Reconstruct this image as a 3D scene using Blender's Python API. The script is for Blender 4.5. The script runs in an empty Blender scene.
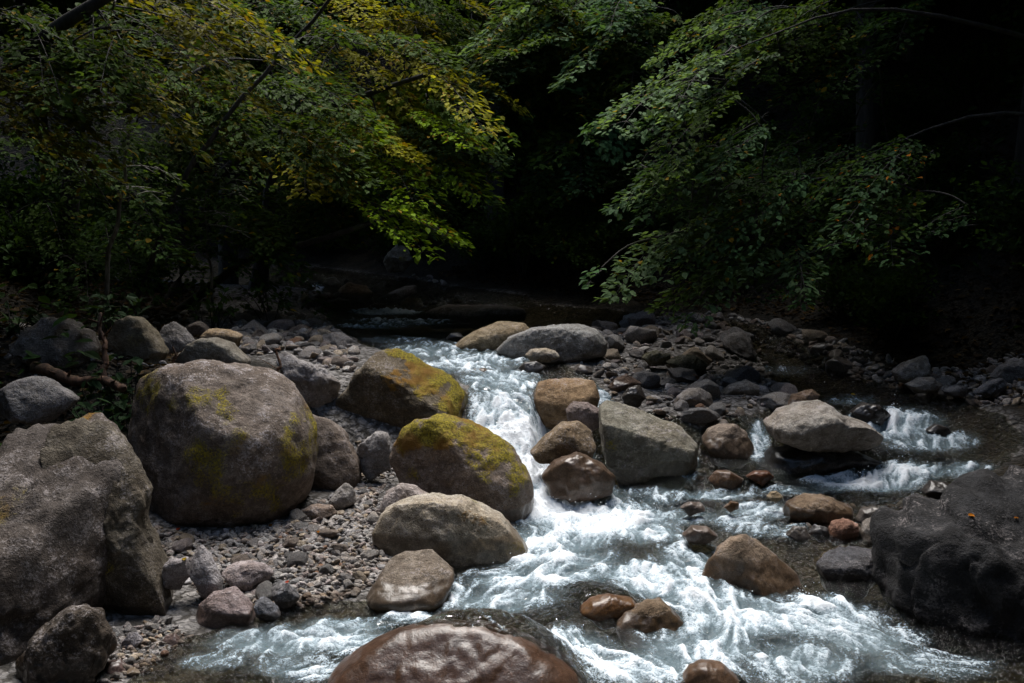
import bpy, bmesh, math, random
import numpy as np
RNG = np.random.default_rng(7)
random.seed(7)
C = bpy.context.scene.collection
sc = bpy.context.scene
# ------------------------------------------------------------------ camera frame
W_PX, H_PX, F_PX = 1024, 683, 995.0
CAM_Z = 2.0
HORIZON = 232.0
PITCH = math.atan((H_PX / 2 - HORIZON) / F_PX)
CP, SP = math.cos(PITCH), math.sin(PITCH)

def P(px, py, D):
    """world point seen at a pixel of the photograph, at distance D along y"""
    u = (np.asarray(px, float) - W_PX / 2) / F_PX
    v = (H_PX / 2 - np.asarray(py, float)) / F_PX
    dy = CP + v * SP
    dz = -SP + v * CP
    t = D / dy
    return u * t, D + 0 * u, CAM_Z + dz * t

def to_px(x, y, z):
    dz = z - CAM_Z
    fwd = y * CP - dz * SP
    up = y * SP + dz * CP
    fwd = np.maximum(fwd, 1e-3)
    return W_PX / 2 + F_PX * x / fwd, H_PX / 2 - F_PX * up / fwd

# ------------------------------------------------------------------ noise
_perm = np.random.default_rng(3).permutation(256)
_perm = np.concatenate([_perm, _perm, _perm])
_g = np.random.default_rng(4).normal(size=(256, 3))
_g /= np.linalg.norm(_g, axis=1)[:, None]

def perlin(x, y, z):
    xi = np.floor(x).astype(int); yi = np.floor(y).astype(int); zi = np.floor(z).astype(int)
    xf = x - xi; yf = y - yi; zf = z - zi
    xi &= 255; yi &= 255; zi &= 255
    u = xf * xf * xf * (xf * (xf * 6 - 15) + 10)
    v = yf * yf * yf * (yf * (yf * 6 - 15) + 10)
    w = zf * zf * zf * (zf * (zf * 6 - 15) + 10)
    def gr(a, b, c):
        h = _perm[_perm[_perm[(xi + a)] + yi + b] + zi + c]
        g = _g[h]
        return g[..., 0] * (xf - a) + g[..., 1] * (yf - b) + g[..., 2] * (zf - c)
    x00 = gr(0, 0, 0) * (1 - u) + gr(1, 0, 0) * u
    x10 = gr(0, 1, 0) * (1 - u) + gr(1, 1, 0) * u
    x01 = gr(0, 0, 1) * (1 - u) + gr(1, 0, 1) * u
    x11 = gr(0, 1, 1) * (1 - u) + gr(1, 1, 1) * u
    return ((x00 * (1 - v) + x10 * v) * (1 - w) + (x01 * (1 - v) + x11 * v) * w) * 1.5

def fbm(p, f, octv=4, seed=0.0, gain=0.5, ridge=False):
    o = np.zeros(len(p)); a = 1.0; s = 0.0
    for i in range(octv):
        n = perlin(p[:, 0] * f + seed * 13.7 + i * 7.1, p[:, 1] * f + seed * 5.3 + i * 3.3, p[:, 2] * f + seed * 9.1 + 1.7 * i)
        if ridge: n = 1 - 2 * np.abs(n)
        o += a * n; s += a; a *= gain; f *= 2.03
    return o / s

def sstep(a, b, x):
    t = np.clip((x - a) / (b - a), 0, 1)
    return t * t * (3 - 2 * t)

# ------------------------------------------------------------------ mesh helpers
def mesh_from(name, V, F, smooth=True, attrs=None, mat=None, fattr=None):
    V = np.asarray(V, np.float32); F = np.asarray(F, np.int32)
    me = bpy.data.meshes.new(name)
    k = F.shape[1]
    me.vertices.add(len(V)); me.vertices.foreach_set('co', V.ravel())
    me.loops.add(F.size); me.loops.foreach_set('vertex_index', F.ravel())
    me.polygons.add(len(F)); me.polygons.foreach_set('loop_start', np.arange(0, F.size, k, dtype=np.int32))
    me.polygons.foreach_set('use_smooth', np.full(len(F), bool(smooth)))
    me.update(calc_edges=True)
    for an, av in (attrs or {}).items():
        a = me.attributes.new(an, 'FLOAT_COLOR', 'POINT')
        col = np.ones((len(V), 4), np.float32); col[:, :av.shape[1]] = av
        a.data.foreach_set('color', col.ravel())
    if mat: me.materials.append(mat)
    return me

def link(name, me, parent=None, loc=(0, 0, 0)):
    o = bpy.data.objects.new(name, me); C.objects.link(o)
    o.location = loc
    if parent is not None: o.parent = parent
    return o

def tag(o, label=None, cat=None, group=None, kind=None):
    if label: o['label'] = label
    if cat: o['category'] = cat
    if group: o['group'] = group
    if kind: o['kind'] = kind
    return o

def empty(name, loc):
    o = bpy.data.objects.new(name, None); C.objects.link(o); o.location = loc; o.empty_display_size = 0.2
    return o

_ico = {}
def ico(n):
    if n not in _ico:
        bm = bmesh.new(); bmesh.ops.create_icosphere(bm, subdivisions=n, radius=1)
        V = np.array([v.co[:] for v in bm.verts]); F = np.array([[v.index for v in f.verts] for f in bm.faces])
        V /= np.linalg.norm(V, axis=1)[:, None]
        bm.free(); _ico[n] = (V, F)
    return _ico[n]

def tube(pts, radii, sides=8):
    """tapered tube along a polyline -> verts, quads"""
    pts = np.asarray(pts, float); radii = np.asarray(radii, float); n = len(pts)
    t = np.gradient(pts, axis=0); t /= np.linalg.norm(t, axis=1)[:, None] + 1e-9
    ref = np.where(np.abs(t[:, 2:3]) < 0.9, np.array([[0, 0, 1.0]]), np.array([[1.0, 0, 0]]))
    a = np.cross(t, ref); a /= np.linalg.norm(a, axis=1)[:, None] + 1e-9
    b = np.cross(t, a)
    ang = np.linspace(0, 2 * np.pi, sides, endpoint=False)
    V = pts[:, None] + radii[:, None, None] * (np.cos(ang)[None, :, None] * a[:, None] + np.sin(ang)[None, :, None] * b[:, None])
    V = V.reshape(-1, 3)
    i = np.arange(n - 1)[:, None] * sides; j = np.arange(sides)[None]; j2 = (j + 1) % sides
    F = np.stack([i + j, i + j2, i + sides + j2, i + sides + j], -1).reshape(-1, 4)
    return V, F

def merge(parts):
    Vs, Fs, o = [], [], 0
    for V, F in parts:
        Vs.append(V); Fs.append(F + o); o += len(V)
    return np.concatenate(Vs), np.concatenate(Fs)

# ------------------------------------------------------------------ water levels and terrain
_cy = [-20, 3, 5, 6.0, 7.15, 7.35, 7.95, 8.3, 9.9, 11, 14.2, 14.8, 17, 19, 24]
_cz = [-.35, -.06, 0, .08, .17, .26, .70, .76, .87, .92, .94, 1.05, 1.1, 1.3, 1.7]
_ry = [-20, 3, 5, 6.2, 6.8, 7.05, 7.5, 7.9, 9.4, 9.85, 10.15, 12, 14.2, 14.8, 17, 19, 24]
_rz = [-.35, -.06, 0, .1, .17, .27, .36, .52, .58, .62, .74, .88, .94, 1.05, 1.1, 1.3, 1.7]
def WL(x, y):
    sh = .50 * sstep(.12, .32, x) * (1 - sstep(.9, 1.3, x)) * sstep(6.6, 7.4, y)
    c = np.interp(y - sh, _cy, _cz); r = np.interp(y, _ry, _rz)
    m = sstep(0.55, 1.4, x)
    return c * (1 - m) + r * m

def on_water(px, py):
    D = np.full(np.shape(px), 6.0)
    D = np.linspace(3, 30, 2701)
    x, y, z = P(px, py, D)
    s = z - WL(x, y)
    i = np.argmax(s < 0) if (s < 0).any() else len(D) - 1
    return float(x[i]), float(D[i])

def px_line(pts):
    return [on_water(a, b) for a, b in pts]

LEFT = [(3.6, -12), (-1.5, -8.5), (-2.9, -5), (-2.6, 0), (-1.75, 3.6)] + px_line([(135, 683), (178, 645), (240, 628), (300, 607), (372, 602)]) + \
       [(-0.33, 5.9), (0.0, 6.3), (0.05, 6.9), (-0.3, 7.3), (-0.38, 8.2), (-0.85, 9.0), (-1.5, 10.0), (-2.0, 11.2), (-2.4, 12.8), (-2.6, 14.5), (-3.4, 16.4), (-6, 17.6), (-12, 19), (-45, 22), (-45, -60), (45, -60), (45, -16)]  # unseen slope closing behind the camera, added to block low sky light
RIGHT = [(3.2, -14), (2.9, 0), (2.9, 3.6), (2.75, 4.6), (2.5, 5.3)] + \
        [(2.3, 6.1), (2.75, 6.7), (3.5, 7.1), (4.0, 7.6), (3.9, 8.5), (3.5, 9.2), (3.3, 10.2), (3.2, 11.3), (2.8, 12.4), (1.8, 13.4), (0.8, 14.2), (-0.2, 15.6), (-1.6, 17.6), (-4, 19.5), (-12, 22), (-45, 26), (-45, 60), (45, 60), (45, -14)]
BAR = px_line([(535, 350), (600, 332), (660, 318), (715, 321), (740, 340)]) + px_line([(772, 378), (800, 398), (765, 412), (700, 428), (640, 415), (590, 378)])
BAR2 = px_line([(790, 505), (850, 500), (900, 505), (960, 490), (900, 550), (830, 548), (795, 535)])

def sdf(x, y, poly):
    p = np.asarray(poly, float); q = np.roll(p, -1, 0)
    d2 = np.full(np.shape(x), 1e9); ins = np.zeros(np.shape(x), bool)
    for (ax, ay), (bx, by) in zip(p, q):
        ex, ey = bx - ax, by - ay
        t = np.clip(((x - ax) * ex + (y - ay) * ey) / (ex * ex + ey * ey + 1e-12), 0, 1)
        d2 = np.minimum(d2, (x - ax - t * ex) ** 2 + (y - ay - t * ey) ** 2)
        c = (ay > y) != (by > y)
        with np.errstate(divide='ignore', invalid='ignore'):
            xi = ax + (y - ay) * ex / (ey if abs(ey) > 1e-12 else 1e-12)
        ins ^= c & (x < xi)
    return np.where(ins, 1, -1) * np.sqrt(d2)

def land(x, y):
    return sdf(x, y, LEFT), sdf(x, y, RIGHT), sdf(x, y, BAR)

def H(x, y, parts=False):
    x = np.asarray(x, float); y = np.asarray(y, float)
    dl, dr, db = land(x, y)
    wl = WL(x, y)
    d = np.maximum(np.maximum(dl, dr), db)
    hl = np.interp(dl, [0, .4, 1.5, 2.6, 4.0, 7.5, 14, 40], [0, .04, .10, .22, .75, 4.8, 14, 48])
    hr = np.interp(dr, [0, .3, .9, 1.8, 3, 6, 12, 40], [0, .05, .22, 1.1, 2.2, 6.5, 15, 50])
    hb = np.interp(db, [0, .3, 1], [0, .04, .07])
    bed = -np.interp(-d, [0, .3, 1], [0, .17, .3])
    d2 = sdf(x, y, BAR2); bed = np.maximum(bed, np.where(d2 > -.5, -.035 - .45 * np.clip(-d2, 0, .6), -.3))
    off = np.where(d <= 0, bed, np.maximum(np.maximum(np.where(dl > 0, hl, 0), np.where(dr > 0, hr, 0)), np.where(db > 0, hb, 0)))
    p = np.stack([x.ravel(), y.ravel(), 0 * x.ravel()], 1)
    far = np.clip(d - 2.2, 0, 6) / 6
    n1 = fbm(p, 0.45, 3, 2).reshape(x.shape); n2 = fbm(p, 2.2, 3, 5).reshape(x.shape)
    h = wl + off + far * n1 * 2.2 + n2 * (0.035 + 0.22 * far)
    return (h, d) if parts else h
SUN_AZ_DEG = -2; SUN_EL_DEG = 64; DIFF_B = 1; SKY_STR = 0.05; SUN_STR = 1.5; SUN_ANG = 46; EXPOSURE = 2.7
SHADE_TREE_SPOTS = [(-6.5, 2.6, 0, 1), (-6.9, 6.6, 0, 1.1), (-7.6, 10.5, 0, 1.0), (-8, 14.5, 0, 1.1), (-5.0, 18.0, 0, 1.0), (-1, 20.0, 0, 1.0), (3.0, 18.6, 0, 1.0), (6.0, 15, 0, 1.05), (6.9, 12, 0, 1.1), (6.4, 8.2, 0, 1.0), (5.4, 4.8, 0, 1.0), (5.0, .6, 0, 1), (-6, -2.5, 0, 1), (0.5, -6, 0, 1), (-4, -8, 0, 1), (5, -7, 0, 1.0), (11, 14, 0, 1.1), (10.5, 9.5, 0, 1.1), (10, 4, 0, 1), (-12, 9, 0, 1.1), (-12, 14, 0, 1.1), (-11, 3, 0, 1.1), (1, -1.5, 1.5, 1), (-2.5, 24, 0, 1.1), (3, 22.5, 0, 1.1), (7.5, 19, 0, 1.1), (-9, 19.5, 0, 1.1), (-13, 17, 0, 1.1), (-.2, 18.0, .6, .9), (4.7, 13.6, 0, .9), (5.6, 10.9, 0, .85), (-5.9, 9.4, 1.5, .85), (-7.5, 12.6, 1, .9)]  # added trees, set to shade the banks and leave the stream lit
# ------------------------------------------------------------------ materials
class NT:
    def __init__(s, name):
        s.m = bpy.data.materials.new(name); s.m.use_nodes = True
        s.t = s.m.node_tree; s.t.nodes.clear()
        s.out = s.t.nodes.new('ShaderNodeOutputMaterial')
    def n(s, typ, ins=None, **kw):
        nd = s.t.nodes.new(typ)
        for k, v in kw.items(): setattr(nd, k, v)
        for k, v in (ins or {}).items():
            sock = nd.inputs[k]
            if isinstance(v, bpy.types.NodeSocket): s.t.links.new(v, sock)
            else: sock.default_value = v
        return nd
    def math(s, op, a, b=0.0, clamp=False):
        return s.n('ShaderNodeMath', {0: a, 1: b}, operation=op, use_clamp=clamp).outputs[0]
    def noise(s, vec, scale, detail=4, rough=.55, dist=0.0):
        return s.n('ShaderNodeTexNoise', {'Vector': vec, 'Scale': scale, 'Detail': detail, 'Roughness': rough, 'Distortion': dist}).outputs['Fac']
    def ramp(s, v, a, b, lo=0.0, hi=1.0):
        return s.n('ShaderNodeMapRange', {'Value': v, 'From Min': a, 'From Max': b, 'To Min': lo, 'To Max': hi}, interpolation_type='SMOOTHSTEP').outputs[0]
    def mix(s, f, a, b, mode='MIX'):
        nd = s.n('ShaderNodeMix', data_type='RGBA', blend_type=mode)
        for i, v in ((0, f), (6, a), (7, b)):
            if isinstance(v, bpy.types.NodeSocket): s.t.links.new(v, nd.inputs[i])
            else: nd.inputs[i].default_value = v if i == 0 else (*v, 1) if len(v) == 3 else v
        return nd.outputs[2]
    def attr(s, name, typ='GEOMETRY'):
        return s.n('ShaderNodeAttribute', attribute_name=name, attribute_type=typ)
    def sep(s, c):
        return s.n('ShaderNodeSeparateColor', {0: c})
    def bump(s, h, strength, dist, normal=None):
        d = {'Height': h, 'Strength': strength, 'Distance': dist}
        if normal is not None: d['Normal'] = normal
        return s.n('ShaderNodeBump', d).outputs[0]
    def done(s, shader):
        s.t.links.new(shader, s.out.inputs['Surface']); return s.m

def rock_material(name, use_attr_tint=False):
    t = NT(name)
    tc = t.n('ShaderNodeTexCoord').outputs['Object']
    oi = t.n('ShaderNodeObjectInfo')
    off = t.n('ShaderNodeVectorMath', {0: tc, 1: t.n('ShaderNodeCombineXYZ', {0: t.math('MULTIPLY', oi.outputs['Random'], 37.0), 1: t.math('MULTIPLY', oi.outputs['Random'], 11.0), 2: 0.0}).outputs[0]}, operation='ADD').outputs[0]
    if use_attr_tint:
        base = t.attr('tint').outputs['Color']
    else:
        base = oi.outputs['Color']
    mk = t.sep(t.attr('mask').outputs['Color'])
    wetA = t.math('SUBTRACT', 1.0, oi.outputs['Alpha'])
    n_big = t.noise(off, 2.2, 5, .6)
    n_mid = t.noise(off, 9.0, 6, .65)
    n_fine = t.noise(off, 70.0, 3, .7)
    n_gr = t.noise(off, 190.0, 2, .6)
    # mineral mottling
    col = t.mix(t.ramp(n_mid, .32, .68), t.mix(1.0, base, (.55, .52, .50), 'MULTIPLY'), base)
    col = t.mix(t.math('MULTIPLY', t.ramp(n_big, .46, .66), .55), col, t.mix(1.0, base, (.74, .64, .54), 'MULTIPLY'))
    # pale lichen crusts
    lich = t.math('MULTIPLY', t.ramp(t.math('ADD', t.math('MULTIPLY', n_mid, .5), t.math('MULTIPLY', n_fine, .5)), .50, .60), t.ramp(n_big, .38, .58))
    lich = t.math('MULTIPLY', lich, t.math('ADD', .30, mk.outputs['Blue']), clamp=True)
    col = t.mix(lich, col, (.50, .445, .435))
    # dark weathering patches and fine streaks
    sv = t.n('ShaderNodeMapping', {'Vector': off, 'Rotation': (.4, .7, .3), 'Scale': (1.0, 1.0, 2.3)}).outputs[0]
    n_st = t.noise(sv, 6.0, 5, .65, .6)
    col = t.mix(t.ramp(n_st, .50, .66, .0, .6), col, t.mix(1.0, base, (.30, .27, .24), 'MULTIPLY'))
    n_sp = t.noise(off, 32.0, 4, .75)
    col = t.mix(t.ramp(n_sp, .56, .66, .0, .55), col, t.mix(1.0, base, (1.55, 1.52, 1.50), 'MULTIPLY'))
    col = t.mix(t.ramp(n_sp, .46, .36, .0, .6), col, t.mix(1.0, base, (.36, .33, .30), 'MULTIPLY'))
    # grain
    col = t.mix(t.ramp(n_gr, .38, .64, .0, .75), t.mix(1.0, col, (.5, .5, .5), 'MULTIPLY'), col)
    vo = t.n('ShaderNodeTexVoronoi', {'Vector': off, 'Scale': 34.0}).outputs['Distance']
    pit = t.ramp(vo, .05, .22)
    col = t.mix(t.math('MULTIPLY', t.math('SUBTRACT', 1.0, pit), t.ramp(n_big, .45, .6)), col, (.05, .045, .04))
    # moss
    mossn = t.ramp(t.math('ADD', mk.outputs['Green'], t.math('MULTIPLY', t.math('SUBTRACT', t.math('ADD', t.math('MULTIPLY', n_mid, .6), t.math('MULTIPLY', n_fine, .4)), .5), 2.1)), .38, .80)
    mossc = t.mix(t.ramp(n_fine, .35, .65), (.075, .060, .005), (.34, .27, .012))
    mossc = t.mix(t.ramp(n_big, .50, .64), mossc, (.22, .11, .012))
    mossg = t.mix(t.math('MULTIPLY', mossn, .92), col, mossc)
    # wet band
    wet = t.math('MAXIMUM', mk.outputs['Red'], wetA)
    wet = t.ramp(t.math('ADD', wet, t.math('MULTIPLY', t.math('SUBTRACT', n_mid, .5), .8)), .35, .65)
    colw = t.mix(1.0, mossg, (.46, .42, .38), 'MULTIPLY')
    colf = t.mix(wet, mossg, colw)
    h = t.math('ADD', t.math('ADD', t.math('MULTIPLY', n_mid, .6), t.math('MULTIPLY', n_st, .18)), t.math('ADD', t.math('MULTIPLY', n_fine, .22), t.math('MULTIPLY', n_sp, .3)))
    h = t.math('ADD', h, t.math('MULTIPLY', n_gr, .07))
    h = t.math('ADD', h, t.math('MULTIPLY', pit, .10))
    h = t.math('ADD', h, t.math('MULTIPLY', t.math('MULTIPLY', mossn, n_gr), .35))
    bn = t.bump(h, t.ramp(wet, 0, 1, .85, .17), .06)
    b = t.n('ShaderNodeBsdfPrincipled', {'Base Color': colf, 'Roughness': t.ramp(wet, 0, 1, .86, .30), 'Normal': bn,
        'Specular IOR Level': t.ramp(wet, 0, 1, .22, .36)})
    return t.done(b.outputs[0])

def soil_material(name):
    t = NT(name)
    g = t.n('ShaderNodeNewGeometry').outputs['Position']
    a = t.sep(t.attr('mask').outputs['Color'])      # red: forest floor, green: under water
    n1 = t.noise(g, 3.0, 6, .6); n2 = t.noise(g, 22.0, 4, .6)
    gd = t.n('ShaderNodeVectorMath', {0: g, 1: t.n('ShaderNodeVectorMath', {0: t.n('ShaderNodeTexNoise', {'Vector': g, 'Scale': 9.0, 'Detail': 3.0}).outputs['Color'], 1: (.12, .12, .12)}, operation='MULTIPLY').outputs[0]}, operation='ADD').outputs[0]
    vo = t.n('ShaderNodeTexVoronoi', {'Vector': gd, 'Scale': 21.0})
    vf = t.n('ShaderNodeTexVoronoi', {'Vector': g, 'Scale': 38.0})
    st = t.mix(t.ramp(n2, .35, .65), (.11, .10, .095), (.25, .235, .225))
    gv = t.sep(vo.outputs['Color']).outputs['Red']
    st = t.mix(.75, st, t.mix(gv, (.05, .047, .045), (.24, .225, .215)))
    st = t.mix(t.ramp(vo.outputs['Distance'], .42, .7), st, (.05, .045, .04))
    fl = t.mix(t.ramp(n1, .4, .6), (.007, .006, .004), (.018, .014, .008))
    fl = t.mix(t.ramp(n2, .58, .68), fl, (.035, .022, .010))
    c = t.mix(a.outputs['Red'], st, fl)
    bedc = t.mix(t.ramp(n1, .35, .6), (.045, .042, .030), (.13, .10, .06))
    bedc = t.mix(.6, bedc, t.mix(gv, (.02, .018, .013), (.15, .115, .07)))
    c = t.mix(a.outputs['Green'], c, bedc)
    h = t.math('ADD', t.math('MULTIPLY', t.math('SUBTRACT', 1.0, vo.outputs['Distance']), .6), t.math('ADD', t.math('MULTIPLY', t.math('SUBTRACT', 1.0, vf.outputs['Distance']), .25), t.math('MULTIPLY', n2, .3)))
    b = t.n('ShaderNodeBsdfPrincipled', {'Base Color': c, 'Roughness': .9, 'Specular IOR Level': .2, 'Normal': t.bump(h, .9, .06)})
    return t.done(b.outputs[0])

def water_material(name):
    t = NT(name)
    g = t.n('ShaderNodeNewGeometry').outputs['Position']
    a = t.sep(t.attr('mask').outputs['Color'])      # red: foam amount, green: streak along the current, blue: aeration
    n_w = t.noise(g, 16.0, 4, .6, .6); n_f = t.noise(g, 55.0, 3, .65, .8); n_x = t.noise(g, 130.0, 2, .6)
    # lacy froth: ridged noise
    n_v = t.noise(g, 240.0, 2, .6)
    rid = t.math('SUBTRACT', 1.0, t.math('MULTIPLY', t.math('ABSOLUTE', t.math('SUBTRACT', t.noise(g, 30.0, 5, .65, 1.0), .5)), 6.0))
    br = t.math('ADD', t.math('MULTIPLY', n_f, .70), t.math('ADD', t.math('MULTIPLY', rid, .22), t.math('ADD', t.math('MULTIPLY', n_x, .45), t.math('MULTIPLY', n_v, .25))))
    f = t.math('ADD', a.outputs['Red'], t.math('MULTIPLY', t.math('SUBTRACT', br, .77), t.ramp(a.outputs['Blue'], .1, 1.0, 1.25, .80)))
    foam = t.ramp(f, .36, .80)
    bump = t.bump(t.math('ADD', t.math('MULTIPLY', n_w, .7), t.math('ADD', t.math('MULTIPLY', n_f, .35), t.math('MULTIPLY', a.outputs['Green'], .35))), .85, .07)
    fb = t.bump(t.math('ADD', t.math('MULTIPLY', n_f, .6), t.math('ADD', t.math('MULTIPLY', rid, .3), t.math('MULTIPLY', n_x, .3))), .6, .04)
    # clear water: see-through with a fresnel reflection
    fr = t.n('ShaderNodeFresnel', {'IOR': 1.33, 'Normal': bump}).outputs[0]
    gl = t.n('ShaderNodeBsdfGlossy', {'Color': (1, 1, 1, 1), 'Roughness': .05, 'Normal': bump}).outputs[0]
    tr = t.n('ShaderNodeBsdfTransparent', {'Color': t.mix(a.outputs['Blue'], (.62, .62, .54), (.50, .58, .57))}).outputs[0]
    aer = t.n('ShaderNodeBsdfDiffuse', {'Color': (.17, .235, .265, 1), 'Normal': fb}).outputs[0]
    body = t.n('ShaderNodeMixShader', {0: t.math('MULTIPLY', a.outputs['Blue'], .7), 1: tr, 2: aer}).outputs[0]
    cl = t.n('ShaderNodeMixShader', {0: fr, 1: body, 2: gl}).outputs[0]
    fc = t.mix(t.ramp(f, .5, .95), (.44, .55, .63), (.80, .84, .88))
    fo = t.n('ShaderNodeBsdfPrincipled', {'Base Color': fc, 'Roughness': .5, 'Specular IOR Level': .4, 'Normal': fb}).outputs[0]
    return t.done(t.n('ShaderNodeMixShader', {0: foam, 1: cl, 2: fo}).outputs[0])

def leaf_material(name, trans=.42):
    t = NT(name)
    c = t.attr('tint').outputs['Color']
    p = t.n('ShaderNodeBsdfPrincipled', {'Base Color': c, 'Roughness': .6, 'Specular IOR Level': .04}).outputs[0]
    tl = t.n('ShaderNodeBsdfTranslucent', {'Color': t.mix(1.0, c, (1.3, 1.25, .55), 'MULTIPLY')}).outputs[0]
    return t.done(t.n('ShaderNodeMixShader', {0: trans, 1: p, 2: tl}).outputs[0])

def bark_material(name, a, b):
    t = NT(name)
    tc = t.n('ShaderNodeTexCoord').outputs['Object']
    st = t.n('ShaderNodeMapping', {'Vector': tc, 'Scale': (1, 1, .25)}).outputs[0]
    n1 = t.noise(st, 14.0, 5, .65); n2 = t.noise(tc, 3.0, 3)
    c = t.mix(t.ramp(n1, .4, .62), a, b)
    c = t.mix(t.ramp(n2, .55, .68, 0, .7), c, (.035, .045, .012))
    bp = t.n('ShaderNodeBsdfPrincipled', {'Base Color': c, 'Roughness': .85, 'Normal': t.bump(n1, .7, .03)})
    return t.done(bp.outputs[0])

M_ROCK = rock_material('river_rock')
M_GRAVEL = rock_material('gravel_stone', True)
M_SOIL = soil_material('riverbed_soil')
M_WATER = water_material('stream_water')
M_LEAF = leaf_material('leaf')
M_FERN = leaf_material('fern_leaf', .2)
M_BARK = bark_material('dark_bark', (.010, .008, .006), (.034, .028, .022))
M_PALEBARK = bark_material('pale_bark', (.06, .055, .045), (.2, .19, .17))
M_LOG = bark_material('dead_log', (.05, .025, .013), (.17, .085, .045))
_t = NT('spray_drop'); M_DROP = _t.done(_t.n('ShaderNodeBsdfPrincipled', {'Base Color': (.86, .89, .91, 1), 'Roughness': .2}).outputs[0])
# ------------------------------------------------------------------ named rocks
TINT = dict(grey=(.23, .22, .215), pink=(.29, .25, .235), tan=(.36, .285, .18), brown=(.19, .13, .08), dark=(.085, .08, .078),
            pale=(.38, .36, .33), olive=(.22, .20, .14), rust=(.26, .14, .06), warm=(.25, .20, .15), slate=(.15, .155, .17))
ROCKS = []      # footprints (cx, cy, rx, ry, top)

def rock_solid(poly, D, depth, seed, level=5, planes=(), facets=3, amp=.06, e=.72, moss=(), wet=.06, lich=.3, down=1.3, cracks=0.022, lean=0.0, fiss=False, lichp=()):
    pl = np.array(poly, float)
    X, _, Z = P(pl[:, 0], pl[:, 1], D)
    q = np.stack([X, Z], 1); q2 = np.roll(q, -1, 0)
    cr = q[:, 0] * q2[:, 1] - q2[:, 0] * q[:, 1]
    A = cr.sum() / 2
    cx = ((q[:, 0] + q2[:, 0]) * cr).sum() / (6 * A); cz = ((q[:, 1] + q2[:, 1]) * cr).sum() / (6 * A)
    th = np.linspace(-np.pi, np.pi, 361)
    R = np.zeros(361)
    for i, a in enumerate(th):                      # radius of the outline in each direction
        c, s = math.cos(a), math.sin(a)
        best = 0.0
        for (ax, az), (bx, bz) in zip(q - [cx, cz], q2 - [cx, cz]):
            ex, ez = bx - ax, bz - az
            den = c * ez - s * ex
            if abs(den) < 1e-9: continue
            t = (ax * ez - az * ex) / den; u = (ax * s - az * c) / -den if True else 0
            u = (ax * s - az * c) / (ez * c - ex * s)
            if t > 0 and -1e-6 <= u <= 1 + 1e-6: best = max(best, t)
        R[i] = best if best > 0 else np.nan
    if np.isnan(R).any():
        ok = ~np.isnan(R); R = np.interp(th, th[ok], R[ok])
    k = np.array([1, 2, 3, 2, 1.0]); k /= k.sum()
    Rp = np.concatenate([R[-5:-1], R, R[1:5]])
    R = np.convolve(Rp, k, 'same')[4:-4]
    Rm = float(np.sqrt(abs(A) / np.pi))
    V, F = ico(level)
    V = V.copy()
    # rotate the grid a little so that its poles never line up
    rr = np.hypot(V[:, 0], V[:, 2]); a = np.arctan2(V[:, 2], V[:, 0])
    Rv = np.interp(a, th, R)
    ce = np.power(np.clip(rr, 0, 1), e); se = np.sign(V[:, 1]) * np.power(np.abs(V[:, 1]), e)
    hw = float((X.max() - X.min()) / 2)
    dy = depth * 0.5 * (hw + Rm)
    L = np.stack([Rv * ce * np.cos(a), dy * se, Rv * ce * np.sin(a)], 1)
    L[:, 1] += lean * L[:, 2]
    rg = np.random.default_rng(seed)
    nrm = L / np.array([[hw, dy, max(Rm * .8, .01)]])
    allp = [tuple(p) for p in planes]
    nman = len(allp)
    for _ in range(facets):
        n = np.array([rg.uniform(-.8, .8), -rg.uniform(.35, 1), rg.uniform(-.5, .9)]); n /= np.linalg.norm(n)
        allp.append((*n, rg.uniform(.62, .82)))
    for ip, (nx, ny, nz, o) in enumerate(allp):
        n = np.array([nx, ny, nz]); n = n / np.linalg.norm(n)
        s = np.array([hw, dy, Rm])
        Ln = L / s
        d = Ln @ n - o
        L = L - ((.5 * (d + np.sqrt(d * d + (.003 if ip < nman else .008)))) * .86)[:, None] * n[None] * s[None]
    nd = L / (np.linalg.norm(L / np.array([[hw, dy, Rm]]), axis=1)[:, None] + 1e-6)
    ndir = nd / (np.linalg.norm(nd, axis=1)[:, None] + 1e-9)
    b1 = fbm(L / Rm, 1.3, 2, seed); b2 = fbm(L / Rm, 3.4, 4, seed + 1.3)
    b3 = fbm(L, 16.0, 3, seed + 5.1) if level >= 5 else 0
    dsp = Rm * amp * (b1 * 1.1 + b2 * .75) + (.35 if wet is True else 1.0) * (0.013 * b3 + .012 * fbm(L, 7.0, 3, seed + 2.2) if level >= 5 else 0)
    if cracks:
        st = L.copy(); st[:, 0] *= 2.3 if fiss else 1.6; st[:, 2] *= .35 if fiss else .8
        rd = fbm(st / Rm, 1.5, 3, seed + 9, ridge=True)
        dsp = dsp - cracks * Rm * (sstep(-.1, .9, rd) if fiss else sstep(.30, .75, rd))
        lay = fbm(np.stack([L[:, 0] + .5 * L[:, 2], L[:, 1], L[:, 2] - .6 * L[:, 0]], 1) * np.array([[.5, .8, 2.6]]) / Rm, 1.6, 4, seed + 3, ridge=True)
        dsp = dsp - (.25 if fiss else .35) * cracks * Rm * lay
    L = L + ndir * dsp[:, None]
    low = L[:, 2] < -.35 * Rm
    L[:, 2] = np.where(low, -.35 * Rm + (L[:, 2] + .35 * Rm) * down, L[:, 2])
    Wd = L + np.array([[cx, D, cz]])
    # masks: wet near the water line, moss patches, lichen
    mk = np.zeros((len(L), 4)); mk[:, 3] = 1
    wl = WL(Wd[:, 0], Wd[:, 1])
    if wet is True: mk[:, 0] = 1
    elif wet: mk[:, 0] = 1 - sstep(wet * .7, wet * 2.4, Wd[:, 2] - wl)
    mw = 1.5 * fbm(Wd, 5.0, 4, seed + 17) + .8 * fbm(Wd, 19.0, 3, seed + 19) if len(moss) else 0
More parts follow.
